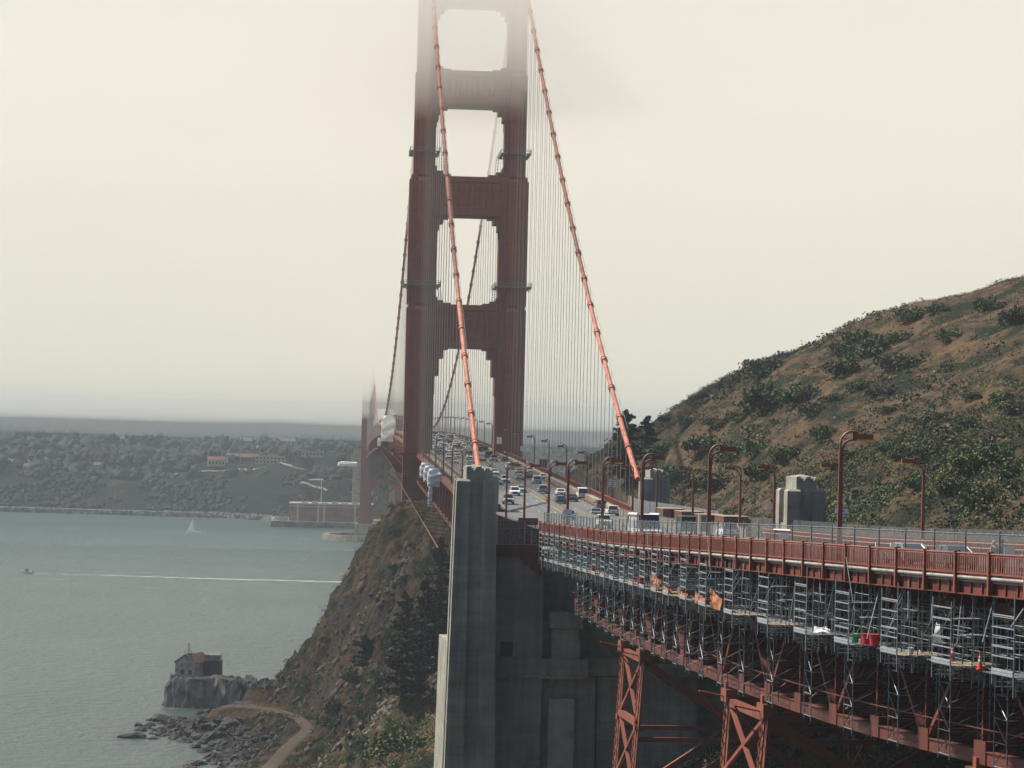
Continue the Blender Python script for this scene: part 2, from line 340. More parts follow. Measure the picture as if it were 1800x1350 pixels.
def tower(cy):
    mb = MB(); leg(mb, BX-13.7, cy); leg(mb, BX+13.7, cy); T = mb.build('tower', ORANGE, bridge)
    inner = {104.: 9.85, 143.9: 9.85, 177.3: 10.9, 208.: 11.3}
    tops = [(104., 117.1, [(.75, 14.2), (1.8, 8.5), (3.2, 3.2), (4.6, .5)], 9.85, [(1.0, 2.2), (2.8, 1.2), (5.0, .5)], 9.85),
            (143.9, 155.9, [(.5, 6.6), (1.0, 4.2), (2.3, 2.1), (3.9, .6)], 9.85, [(1.0, 3.0), (2.8, 1.6), (5.2, .7)], 10.9),
            (177.3, 188.0, [(.6, 6.6), (1.2, 4.2), (2.5, 2.1), (4.0, .6)], 10.9, [(.8, 2.2), (2.5, 1.2), (5.0, .5)], 11.3),
            (208., 222.0, [(.6, 5.5), (1.3, 3.6), (2.6, 1.8), (4.0, .5)], 11.3, [], 11.3)]
    for z0, z1, cb, iw, ct, iw2 in tops:
        s = MB(); d = 4.6
        s.box(BX-iw, BX+iw, cy-d, cy+d, z0, z1)
        for sy in (-1, 1):
            ya, yb = (cy-d-.5, cy-d) if sy < 0 else (cy+d, cy+d+.5)
            s.box(BX-iw, BX+iw, ya, yb, z0+.2, z0+1.2); s.box(BX-iw, BX+iw, ya, yb, z1-1.6, z1-.5)
            s.box(BX-iw, BX+iw, ya+.15, yb-.15 if sy < 0 else yb-.15, z0+1.3, z0+2.0)
            for k in range(9):                                    # fluted centre panel
                x = BX-6.6+k*1.65
                s.add([(x-.55, cy+sy*d, z0+3.2), (x+.55, cy+sy*d, z0+3.2), (x, cy+sy*(d+.45), z0+3.2-.6),
                       (x-.55, cy+sy*d, z1-2.6), (x+.55, cy+sy*d, z1-2.6), (x, cy+sy*(d+.45), z1-2.6)],
                      [(0, 2, 1), (3, 4, 5), (0, 3, 5, 2), (2, 5, 4, 1)] if sy < 0 else [(0, 1, 2), (5, 4, 3), (2, 5, 3, 0), (1, 4, 5, 2)])
        prev = 0
        for sx in (-1, 1):
            for k, (dx, dz) in enumerate(cb):
                x0 = iw-dx; s.box(min(BX+sx*x0, BX+sx*(x0+dx)), max(BX+sx*x0, BX+sx*(x0+dx)), cy-d+.3+.12*k, cy+d-.3-.12*k, z0-dz, z0)
            for k, (dx, dz) in enumerate(ct):
                x0 = iw2-dx; s.box(min(BX+sx*x0, BX+sx*iw2), max(BX+sx*x0, BX+sx*iw2), cy-d+.3+.12*k, cy+d-.3-.12*k, z1, z1+dz)
        s.build('portal_strut', ORANGE, T)
    s = MB()                                                       # bracing below the deck
    for z0, z1 in ((19, 24), (43.5, 48), (61, 66)): s.box(BX-9.9, BX+9.9, cy-3, cy+3, z0, z1)
    for z0, z1 in ((24, 43.5), (48, 61)):
        for sx in (-1, 1): s.beam((BX-9.9*sx, cy-2+.3*sx, z0), (BX+9.9*sx, cy-2+.3*sx, z1), 2.2, 2.2, up=(0, 1, 0))
    s.box(BX-1.8, BX+1.8, cy-3.2, cy-.6, 32.5, 35.5)
    s.build('cross_bracing', ORANGE, T)
    for cx in (BX-13.7, BX+13.7):                                  # work galleries round the legs
        for z, hw, hd in ((122.5, 4.5, 8.1), (162.8, 3.5, 7.2)):
            g = MB()
            for (x0, x1, y0, y1) in ((cx-hw-1, cx-hw, cy-hd-1, cy+hd+1), (cx+hw, cx+hw+1, cy-hd-1, cy+hd+1), (cx-hw, cx+hw, cy-hd-1, cy-hd), (cx-hw, cx+hw, cy+hd, cy+hd+1)):
                g.box(x0, x1, y0, y1, z, z+.25)
            for zz in (.8, 1.3):
                P = [(cx-hw-1, cy-hd-1), (cx+hw+1, cy-hd-1), (cx+hw+1, cy+hd+1), (cx-hw-1, cy+hd+1)]
                for a, b_ in zip(P, P[1:]+P[:1]): g.beam((*a, z+zz), (*b_, z+zz), .12)
            for a in [(cx-hw-1, cy-hd-1), (cx+hw+1, cy-hd-1), (cx, cy-hd-1), (cx-hw-1, cy+hd+1), (cx+hw+1, cy+hd+1)]: g.beam((*a, z), (*a, z+1.4), .14)
            for sx in (-1, 1): g.beam((cx+sx*hw, cy-hd, z-1.4), (cx+sx*(hw+1), cy-hd, z), .3)
            g.build('work_gallery', GREY, T)
    for sx in (-1, 1):                                             # ladders on top of the struts
        for z1, iw in ((117.1, 9.4), (155.9, 9.4)):
            g = MB(); x = BX+sx*(iw-1.2)
            g.beam((x, cy-4.4, z1), (x-sx*-.6, cy-4.4, z1+6.5), .12); g.beam((x-sx*.7, cy-4.4, z1), (x-sx*.1, cy-4.4, z1+6.5), .12)
            for k in range(7): g.beam((x+sx*.09*k, cy-4.4, z1+.6+k*.9), (x-sx*(.7-.09*k), cy-4.4, z1+.6+k*.9), .1)
            g.build('ladder', GREY, T)
    p = MB(); p.box(BX-22, BX+22, cy-13, cy+13, -8, 3) if cy < 1000 else (p.box(BX-21.5, BX-6, cy-12, cy+12, -8, 13), p.box(BX+6, BX+21.5, cy-12, cy+12, -8, 13), p.box(BX-6, BX+6, cy-10, cy+10, -8, 11))
    p.build('pier', CONC, T)
    if cy > 1000:
        p = MB(); R = []
        for k in range(28):
            a = 2*pi*k/28; R.append((BX+46*cos(a)*(1 if abs(cos(a)) < .9 else 1.02), cy-4+52*sin(a)))
        n = len(R); q = [((x-BX)*.9+BX, (y-cy)*.92+cy) for x, y in R]
        p.add([(x, y, -6) for x, y in R]+[(x, y, 4.6) for x, y in R]+[(x, y, 4.6) for x, y in q]+[(x, y, -6) for x, y in q],
              sum([[(i, (i+1) % n, (i+1) % n+n, i+n), (i+n, (i+1) % n+n, (i+1) % n+2*n, i+2*n), (i+2*n, (i+1) % n+2*n, (i+1) % n+3*n, i+3*n)] for i in range(n)], []))
        p.build('pier_fender', CONC, T)
    return T
tower(793.0); tower(2073.0)
SC = [(450, 69.0), (454, 70.6), (473, 78.1), (502, 88.8), (539, 102.2), (573.4, 117.1), (621, 139.7), (657.5, 158.7), (706, 180.5), (727, 191.5), (760, 208.5), (793, 226.5)]
_cy = np.array([a for a, _ in SC], float); _cz = np.array([b for _, b in SC], float)
_cf = np.polyfit(_cy, _cz, 3)
def cablez(Y):
    if Y <= 793: return float(np.polyval(_cf, Y))
    if Y <= 2073: return 84.5+(226.5-84.5)*((Y-1433)/640)**2
    return float(np.polyval(_cf, 2866-Y))
for cx in (BX-13.7, BX+13.7):
    mb = MB(); Y = 449
    pts = [(cx, y, cablez(y)) for y in list(np.arange(449, 793, 7.5))+[793]+list(np.arange(805, 2073, 15.24))+[2073]+list(np.arange(2085, 2416, 15.24))]
    mb.tube(pts, .46, 8)
    for y in list(np.arange(465, 786, 15.24))+list(np.arange(808.2, 1500, 15.24)):
        a, b_ = cablez(y-.55), cablez(y+.55); mb.tube([(cx, y-.55, a), (cx, y+.55, b_)], .60, 8)
        for e in (-.6, .6): mb.tube([(cx, y+e-.08, cablez(y+e-.08)), (cx, y+e+.08, cablez(y+e+.08))], .7, 8)
    o = mb.build('main_cable', CABLE, bridge)
    h = MB()                                                       # hand ropes above the cable
    for dx in (-.45, .45): h.tube([(cx+dx, y, cablez(y)+1.5) for y in np.arange(470, 790, 15.24)], .03, 4)
    for y in np.arange(470, 790, 15.24):
        for dx in (-.45, .45): h.beam((cx+dx*.8, y, cablez(y)+.3), (cx+dx, y, cablez(y)+1.5), .05)
    h.build('hand_rope', GREY, o)
# suspenders
un = MB()
for dy in (-.3, .3):
    for dx in (-.35, .35): un.tube([(dx, dy, 0), (dx, dy, 1)], .03, 4, cap=False)
proto = None; rest = MB(); cnt = 0
for y in list(np.arange(465, 786, 15.24))+list(np.arange(808.2, 2066, 15.24))+list(np.arange(2088.4, 2410, 15.24)):
    for cx in (BX-13.7, BX+13.7):
        z0, z1 = deckz(y)-1.0, cablez(y)-.3
        if cnt < 100:
            if proto is None: proto = o = un.build('suspender', ROPE, bridge)
            else: o = proto.copy(); C.objects.link(o)
            o.location = (cx, y, z0); o.scale = (1, 1, z1-z0); cnt += 1
        else:
            for dx in (-.35, .35): rest.tube([(cx+dx, y, z0), (cx+dx, y, z1)], .045, 4, cap=False)
tag(rest.build('suspender', ROPE, bridge), kind='stuff')
# deck, stiffening trusses, rails of the suspended spans
YD = list(np.arange(450, 793, 15.24)) + list(np.arange(793, 2073, 16.0)) + list(np.arange(2073, 2417, 15.24)) + [2417]
def strip(mb, x0, x1, dz0, dz1, ys, mi=0):
    for a, b_ in zip(ys, ys[1:]):
        za, zb = deckz(a), deckz(b_)
        mb.add([(x0, a, za+dz0), (x1, a, za+dz0), (x1, b_, zb+dz0), (x0, b_, zb+dz0), (x0, a, za+dz1), (x1, a, za+dz1), (x1, b_, zb+dz1), (x0, b_, zb+dz1)],
               [(0, 3, 2, 1), (4, 5, 6, 7), (0, 1, 5, 4), (1, 2, 6, 5), (2, 3, 7, 6), (3, 0, 4, 7)], mi)
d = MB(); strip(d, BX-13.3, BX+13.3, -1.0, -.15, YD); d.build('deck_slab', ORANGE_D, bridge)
for a_, b_ in ((BX-13.2, BX-9.7), (BX+9.7, BX+13.2)): d = MB(); strip(d, a_, b_, -.15, .12, YD); d.build('sidewalk', CONC, bridge)
for sx in (-1, 1):
    x = BX+sx*13.7; t = MB()
    strip(t, x-.45, x+.45, -.9, .15, YD)
    for a, b_ in zip(YD, YD[1:]):
        z0, z1, zm = deckz(a), deckz(b_), deckz((a+b_)/2); mid = (a+b_)/2; H_ = 7.6
        t.beam((x, a, z0-H_-.4), (x, b_, z1-H_-.4), .9, .8)
        if a < 1200 or a > 1900:
            t.beam((x, a, z0-.5), (x, a, z0-H_), .5, .5); t.beam((x, mid, zm-.5), (x, mid, zm-H_), .4, .4)
            if a < 793:
                for q in (.25, .75): t.beam((x, a+(b_-a)*q, zm-.5), (x, a+(b_-a)*q, zm-H_), .22, .22)
            t.beam((x, a, z0-H_), (x, mid, zm-.8), .45, .45); t.beam((x, mid, zm-.8), (x, b_, z1-H_), .45, .45)
        if a < 793: t.beam((x+sx*.35, a, z0-.7), (x+sx*.35, a, z0-H_-.3), .35, .5)
    t.build('stiffening_truss', ORANGE, bridge)
t = MB()                                                           # floor beams and bottom laterals
for a, b_ in zip(YD, YD[1:]):
    z = deckz(a); t.box(BX-13.3, BX+13.3, a-.25, a+.25, z-2.9, z-1.0)
    if a < 1200: t.box(BX-13.3, BX+13.3, a-.3, a+.3, z-8.4, z-7.9); t.beam((BX-13.3, a, z-8.1), (BX+13.3, b_, deckz(b_)-8.1), .5); t.beam((BX+13.3, a, z-8.1), (BX-13.3, b_, deckz(b_)-8.1), .5)
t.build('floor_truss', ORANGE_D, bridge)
for sx in (-1, 1):                                                 # outer hand rail with close pickets
    x = BX+sx*13.0; r = MB()
    ys = [y for y in np.arange(453, 1500, 3.81) if abs(y-793) > 9]
    strip(r, x-.09, x+.09, 1.15, 1.3, YD); strip(r, x-.05, x+.05, .25, .35, YD)
    for y in ys: r.box(x-.09, x+.09, y-.1, y+.1, deckz(y)+.1, deckz(y)+1.35)
    for y in np.arange(453, 800, .42): r.box(x-.03, x+.03, y-.05, y+.05, deckz(y)+.3, deckz(y)+1.2)
    r.build('hand_rail', ORANGE, bridge)
    x = BX+sx*9.9; r = MB(); TAN = globals().setdefault('TANP', mat('tan_barrier_paint', (.36, .31, .24), .7, .15, .5))
    strip(r, x-.12, x+.12, .95, 1.15, YD); strip(r, x-.06, x+.06, .1, .9, YD)
    for y in np.arange(452, 1100, 2.3): r.box(x-.16, x+.16, y-.22, y+.22, deckz(y)+.1, deckz(y)+1.15)
    r.build('traffic_barrier', TAN, bridge)
    r = MB(); x = BX+sx*9.3; strip(r, x-.3, x+.3, -.1, .32, YD); r.build('kerb_girder', ORANGE_D, bridge)
n_ = MB()                                                          # safety net outriggers below the east walk
for y in np.arange(455, 790, 15.24):
    z = deckz(y); n_.beam((BX-13.9, y, z-7.6), (BX-20.2, y, z-6.9), .22, .13)
n_.tube([(BX-20.2, y, deckz(y)-6.85) for y in np.arange(455, 790, 7.62)], .12, 5)
n_.build('net_outrigger', ORANGE_D, bridge)
n_ = MB()
for y in np.arange(812, 1250, 7.62): z = deckz(y); n_.beam((BX-13.9, y, z-7.2), (BX-19.5, y, z-6.4), .22, .3)
for x in (BX-19.5, BX-17.6, BX-15.8): n_.tube([(x, y, deckz(y)-6.7) for y in np.arange(812, 1250, 7.62)], .07, 4)
n_.build('safety_net', ORANGE_D, bridge)
g = MB()                                                           # walkway round the east leg
z = deckz(793)
g.box(BX-21, BX-17.5, 781, 806, z-.5, z); g.box(BX-17.6, BX-9.8, 781, 783.5, z-.5, z)
g.box(BX-21.1, BX-20.9, 781, 806, z-.9, z+.05)
for y in np.arange(781.2, 806, 2.4): g.box(BX-21.05, BX-20.9, y-.06, y+.06, z, z+1.4)
for x in np.arange(BX-20.8, BX-10, 2.2): g.box(x-.06, x+.06, 781, 781.15, z, z+1.4)
for h in (.7, 1.4): g.beam((BX-20.97, 781, z+h), (BX-20.97, 806, z+h), .1); g.beam((BX-20.97, 781.08, z+h), (BX-10, 781.08, z+h), .1)
g.build('tower_walkway', ORANGE_D, bridge)
# far approach of the bridge: arch span, viaduct and its concrete pylons
a = MB()
for sx in (-1, 1):
    x = BX+sx*13
    P = [(y, 30+30*(1-((y-2530)/100)**2)) for y in np.linspace(2430, 2630, 15)]
    for (y0, z0), (y1, z1) in zip(P, P[1:]): a.beam((x, y0, z0), (x, y1, z1), 1.6); a.beam((x, y0, z0), (x, y0, 62), .7)
    a.box(x-.6, x+.6, 2417, 2960, 55.5, 57.3); a.box(x-.6, x+.6, 2417, 2960, 62, 64)
    for y in range(2640, 2960, 22): a.box(x-.8, x+.8, y-.8, y+.8, 18, 56)
    for y in range(2430, 2960, 11): a.beam((x, y, 56), (x, y+5.5, 63), .6); a.beam((x, y+5.5, 63), (x, y+11, 56), .6)
a.box(BX-13, BX+13, 2417, 2960, 62.2, 63.6)
a.build('far_approach', ORANGE, bridge)
for sx in (-1, 1):
    for y in (2424, 2636):
        a = MB(); x = BX+sx*17; a.box(x-5, x+5, y-6, y+6, 0, 66); a.box(x-3.4, x+3.4, y-4.5, y+4.5, 66, 72); a.build('far_pylon', CONC, bridge)

# ------------------------------------------------------------------ road
rd = MB(); ys = [450]+YD[1:]
strip(rd, BX-9.6, BX+9.6, -.15, .0, YD)
LS = list(np.arange(-145, 232, 3.0))
def pstrip(mb, o0, o1, dz0, dz1, ls, mi=0):
    for a, b_ in zip(ls, ls[1:]):
        p = [path(a, o0, dz0), path(a, o1, dz0), path(b_, o1, dz0), path(b_, o0, dz0), path(a, o0, dz1), path(a, o1, dz1), path(b_, o1, dz1), path(b_, o0, dz1)]
        mb.add(p, [(0, 1, 2, 3), (7, 6, 5, 4), (4, 5, 1, 0), (5, 6, 2, 1), (6, 7, 3, 2), (7, 4, 0, 3)], mi)
pstrip(rd, 3.4, 25.0, -.3, .0, LS); struct(rd.build('road', ASPH))
LINE = mat('worn_road_paint', (.55, .55, .52), .8, .25, 2); LB = mat('worn_blue_line', (.10, .22, .36), .8, .2, 1); LY = mat('worn_yellow_paint', (.30, .23, .09), .8, .2, 1)
mk = MB()
def yline(x, y0, y1, on, off, wdt, mi):
    y = y0
    while y < y1:
        e = min(y+on, y1); za, zb = deckz(y)+.006, deckz(e)+.006
        mk.quad((x-wdt, y, za), (x+wdt, y, za), (x+wdt, e, zb), (x-wdt, e, zb), mi); y += on+off
for x in (BX-6.3+.2, BX-3.2+.2, BX+4.6, BX+7.6): yline(x, 451, 1300, 2.2, 12, .09, 0)
yline(BX-.2+.0, 451, 1300, 2.2, 12, .09, 0)
yline(BX-1.1, 380, 640, 14, .0, .10, 1)
for x in (BX+1.05, BX+2.0): yline(x, 451, 1500, 15, 0, .12, 2)
struct(mk.build('road_markings', [LINE, LB, LY]))
mb = MB()                                                          # movable median barrier
for k, y in enumerate(np.arange(322, 1400, 1.0)):
    x = BX+1.5; z = deckz(y); mb.frus((x-.28, x+.28, y-.47, y+.47), (x-.28, x+.28, y-.47, y+.47), z, z+.2); mb.frus((x-.28, x+.28, y-.47, y+.47), (x-.14, x+.14, y-.47, y+.47), z+.2, z+.8)
tag(mb.build('median_barrier', mat('barrier_steel_concrete', (.15, .14, .115), .7, .2, .4)), 'low grey movable barrier dividing the two directions of traffic', 'barrier')

# ------------------------------------------------------------------ concrete pylons and anchorage wall
def pylon(name, cx, cy, zt, zb, label, bat=0.0):
    e = empty(name, (cx, cy, zb), 0, label, 'pylon', 'concrete bridge pylons'); p = MB(); H_ = zt-zb
    # zigzag-topped core, four corner buttresses with recesses between
    def z(v): return H_+v
    p.box(-1.15, 1.15, -3.5, 3.5, 0, z(-.45))
    p.box(-1.0, 1.0, -3.35, 3.35, z(-.45), z(-.25))
    co = MB()                                                      # crown with two V notches on each long end
    for s in (-1, 1):
        yf, yb = s*3.56, s*2.85; zt, zv, z0_ = z(-.1), z(-1.0), z(-2.2)
        pts = [(-1.17, yf, z0_), (1.17, yf, z0_), (1.17, yf, zt), (.585, yf, zv), (0, yf, zt), (-.585, yf, zv), (-1.17, yf, zt), (.585, yb, z(.0)), (-.585, yb, z(.0)), (0, 0, z(.2))]
        co.add(pts, [(0, 1, 2, 3, 4, 5, 6), (3, 2, 7), (3, 7, 4), (5, 4, 8), (5, 8, 6), (2, 9, 7), (7, 9, 4), (4, 9, 8), (8, 9, 6)])
    for s in (-1, 1): co.add([(s*1.17, -3.56, z(-2.2)), (s*1.17, 3.56, z(-2.2)), (s*1.17, 3.56, z(-.1)), (s*1.17, -3.56, z(-.1)), (0, 0, z(.2))], [(0, 1, 2, 3), (3, 2, 4)])
    for sx in (-1, 1):
        for sy in (-1, 1):
            x0, x1 = sorted((sx*.72, sx*2.25)); y0, y1 = sorted((sy*1.6, sy*3.95))
            bx = bat*sx
            p.frus((x0+(bx if sx < 0 else 0), x1+(bx if sx > 0 else 0), y0, y1), (x0, x1, y0, y1), 0, z(-1.75))
            xa, xb = (x0+.25, x1) if sx < 0 else (x0, x1-.25)
            p.frus((x0, x1, y0, y1), (xa, xb, y0+.3 if sy < 0 else y0, y1 if sy < 0 else y1-.3), z(-1.75), z(-1.5))
        xs = sorted((sx*1.0, sx*2.05)); p.box(xs[0], xs[1], -1.62, 1.62, 0, z(-5.5))
    p.build('shaft', CONC, e); co.build('crown', CONC, e)
    return e
pylon('pylon', 16.2, 302.5, 71.6, 14, 'tall dark concrete pylon rising from the ground in the centre foreground', 1.1)
pylon('pylon', 54.3, 302.5, 71.3, 55, 'stubby concrete pylon behind the tall tapered lamp post, right of the brown sheds')
pylon('pylon', 25.9, 452, 70.4, 20, 'concrete pylon mostly hidden behind the tall foreground pylon, where the left cable ends')
e = pylon('pylon', 55.4, 452, 70.8, 52, 'concrete pylon where the right cable comes down beside the hillside')
aw = empty('anchorage_wall', (0, 0, 0), 0, 'huge shaded concrete anchorage wall with ledge and small square opening under the viaduct', 'wall')
w = MB(); Y0 = 303.2
w.box(18.3, 24.55, Y0, Y0+12, 14, 61.4); w.box(24.55, 55, Y0+3.2, Y0+12, 14, 62.0)
w.box(24.56, 31, Y0+1.6, Y0+3.2, 14, 47.4); w.box(31.3, 34, Y0+2.2, Y0+3.2, 14, 47.3); w.box(38, 43, Y0+1.9, Y0+3.2, 14, 47.4); w.box(46.5, 51, Y0+1.9, Y0+3.2, 14, 47.4)
w.box(21.6, 24, 315.5, 450, 14, 55); w.box(24, 52, 315.2, 450, 14, 56)
w.build('main_wall', WALLC, aw)
w = MB(); w.box(18.4, 24.6, Y0-.5, Y0-.002, 47.6, 49.4); w.box(18.4, 24.6, Y0-.8, Y0-.002, 47.3, 47.6)
w.box(24.6, 29.9, Y0-.5, Y0+3.2, 47.5, 49.5); w.box(24.6, 29.9, Y0-.8, Y0+3.2, 47.2, 47.5); w.box(29.9, 54.8, Y0+1.0, Y0+3.2, 47.5, 49.5)
for x in (25.4, 28.8, 34, 40, 46): w.prism([(Y0-.5, 47.2), (Y0+1.5, 47.2), (Y0+1.5, 45.9)], x, x+.6, axis='x')
w.build('ledge', CONC, aw)
w = MB(); w.box(25.6, 28.9, Y0-.3, Y0+3.19, 49.5, 51.7); w.box(25.6, 28.7, Y0-.2, Y0+3.19, 51.7, 52.9); w.box(25.3, 29.2, Y0-.6, Y0+3.19, 53.0, 54.9)
w.build('bearing_block', CONC, aw)
w = MB(); w.box(25.5, 28.5, Y0+.6, Y0+1.599, 20, 44.8); w.build('pilaster', mat('pale_concrete', (.42, .40, .34), .85, .15, .5), aw)  # pilaster in paler concrete than the wall
w = MB(); w.box(19.65, 21.1, Y0-.06, Y0-.003, 49.6, 51.35); w.build('opening', mat('void_shade', (.02, .02, .025), .9, 0), aw)  # dark panel on the wall face paints the shade inside the opening
w = MB(); w.add([(13.0, 307, 14), (15.9, 307, 14), (15.9, 329, 14), (13.0, 329, 14), (13.6, 307, 51.0), (15.9, 307, 51.0), (15.9, 329, 50.2), (13.6, 329, 50.2)], [(0, 3, 2, 1), (4, 5, 6, 7), (0, 1, 5, 4), (1, 2, 6, 5), (2, 3, 7, 6), (3, 0, 4, 7)]); w.box(13.9, 15.9, 329.01, 334, 14, 48.6)
w.build('battered_buttress', CONC, aw)

# ------------------------------------------------------------------ steel viaduct
via = empty('steel_viaduct', (0, 0, 0), 0, 'curving orange-red steel deck truss viaduct with picket railing on tall bents', 'viaduct')
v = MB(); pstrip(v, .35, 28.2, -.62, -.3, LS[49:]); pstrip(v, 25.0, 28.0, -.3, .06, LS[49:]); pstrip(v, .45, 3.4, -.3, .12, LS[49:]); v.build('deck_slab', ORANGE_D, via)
PS = [4.5*k+1 for k in range(0, 52)]
LP = [0.0]
post = None
pnl = MB()
W_ = 4.5
for i, l in enumerate(PS):
    p = path(l, 0); d_ = pdir(l); rz = math.atan2(d_.y, d_.x)
    # the post runs down in front of the fascia
    if post is None:
        q = MB(); q.box(-.10, .10, -.12, .16, -.95, 1.30); q.box(-.13, .13, -.15, .19, 1.30, 1.36); q.box(-.03, .03, .16, .5, -.9, -.1)
        q.box(.11, .17, -.16, -.10, .30, .42); q.box(.11, .17, -.16, -.10, .95, 1.07)
        post = q.build('railing_post', ORANGE, via); o = post
    else: o = post.copy(); C.objects.link(o)
    o.location = p; o.rotation_euler = (0, 0, rz)
    if i+1 < len(PS):
        p2 = path(PS[i+1], 0); dv = p2-p; L_ = dv.length; q = MB(); u = dv.normalized()
        def at_(s, z, y=0): return p+u*s+Vector((-u.y, u.x, 0)).normalized()*y+Vector((0, 0, z))
        q.tube([at_(.12, 1.22), at_(L_-.12, 1.22)], .075, 6); q.beam(at_(.12, 1.10), at_(L_-.12, 1.10), .06, .05); q.beam(at_(.12, .17), at_(L_-.12, .17), .08, .09)
        n = 15
        for k in range(1, n): s_ = L_*k/n; q.beam(at_(s_, .2), at_(s_, 1.1), .04, .115, up=u)
        q.build('railing_panel', ORANGE, via)
v = MB(); LQ = PS
pstrip(v, .30, .34, -.98, -.30, LQ)
pstrip(v, .02, .34, -1.02, -.96, LQ)
for l in np.arange(1, 228, 1.5):
    v.beam(path(l, .25, -.96), path(l, .25, -.3), .08, .12, up=pdir(l))
v.build('fascia_girder', ORANGE_D, via)
v = MB(); v.tube([path(l, .10, -.08) for l in np.arange(2, 228, 2.0)], .11, 8); v.tube([path(l, .2, -.28) for l in np.arange(2, 228, 2.0)], .05, 5); v.build('service_pipe', mat('pale_pipe', (.34, .33, .29), .6, .2, 1), via)
def truss(off, name):
    v = MB(); ls = list(np.arange(12.5, 230, 8.7)); T = -1.9; B = -9.6
    def bot(l): return path(l, off, 0)*1.0
    def bp_(l): p = path(l, off, 0); p.z = float(np.interp(l, [12, 50, 100, 140, 162, 230], [56.1, 55.6, 55.9, 56.4, 56.9, 58.4])); return p
    for k in range(len(ls)-1):
        a, b_ = ls[k], ls[k+1]; m_ = (a+b_)/2
        v.beam(path(a, off, T), path(b_, off, T), .5, .7); v.beam(bp_(a), bp_(b_), .45, .75)
        v.beam(bp_(a)+Vector((0, 0, .39)), bp_(b_)+Vector((0, 0, .39)), .62, .05)
        if k % 2 == 0: p0, p1 = bp_(a), path(b_, off, T)
        else: p0, p1 = path(a, off, T), bp_(b_)
        v.beam(p0, p1, .42, .42, up=(0, 1, 0)); v.beam(bp_(b_), path(b_, off, T), .3, .3)
        u = (bp_(b_)-bp_(a)).normalized()
        v.beam(bp_(a)-u*.8+Vector((0, 0, .3)), bp_(a)+u*.8+Vector((0, 0, .3)), .6, 1.3)     # gusset
        for s_ in np.linspace(0, 1, 14)[1:-1]:                     # lacing on the vertical
            q0 = bp_(b_).lerp(path(b_, off, T), float(s_)); v.beam(q0-u*.2+Vector((0,0,-.12)), q0+u*.2+Vector((0,0,.12)), .38, .06)
        if k % 2 == 0:
            for s_ in np.linspace(.05, .95, 12): q0 = p0.lerp(p1, float(s_)); v.beam(q0-u*.3, q0+u*.3, .46, .07)
    # inspection hand line
    for a, b_ in zip(ls, ls[1:]):
        c0, c1 = bp_(a)+Vector((-.6, 0, 1.7)), bp_(b_)+Vector((-.6, 0, 1.7)); v.beam(c0, c1, .06); v.beam(bp_((a+b_)/2)+Vector((-.5, 0, 0)), bp_((a+b_)/2)+Vector((-.6, 0, 1.7)), .06)
    v.build(name, ORANGE_D, via); return ls, bp_  # truss takes the darker orange, its under-deck shade put into the colour
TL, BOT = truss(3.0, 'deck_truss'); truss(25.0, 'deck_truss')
v = MB()
for l in TL:
    v.beam(path(l, .6, -1.25), path(l, 28, -1.25), .4, 1.1); a = BOT(l); b_ = a+(path(l, 25)-path(l, 3)); v.beam(a, b_, .4, .4)
    v.beam(a, path(l, 14, -1.7), .3); v.beam(b_, path(l, 14, -1.7), .3)
    v.beam(path(l, 3, -2.4), path(l, .5, -1.2), .3, .5)
for l, l2 in zip(TL, TL[1:]):
    a, b_ = BOT(l), BOT(l2)+(path(l2, 25)-path(l2, 3)); v.beam(a, b_, .3); v.beam(BOT(l2), BOT(l)+(path(l, 25)-path(l, 3)), .3)
for o_ in (6, 9.5, 13, 16.5, 20): pstrip(v, o_, o_+.35, -1.2, -.62, list(np.arange(2, 230, 6)))
v.build('cross_frame', ORANGE_D, via)
PINK = ORANGE
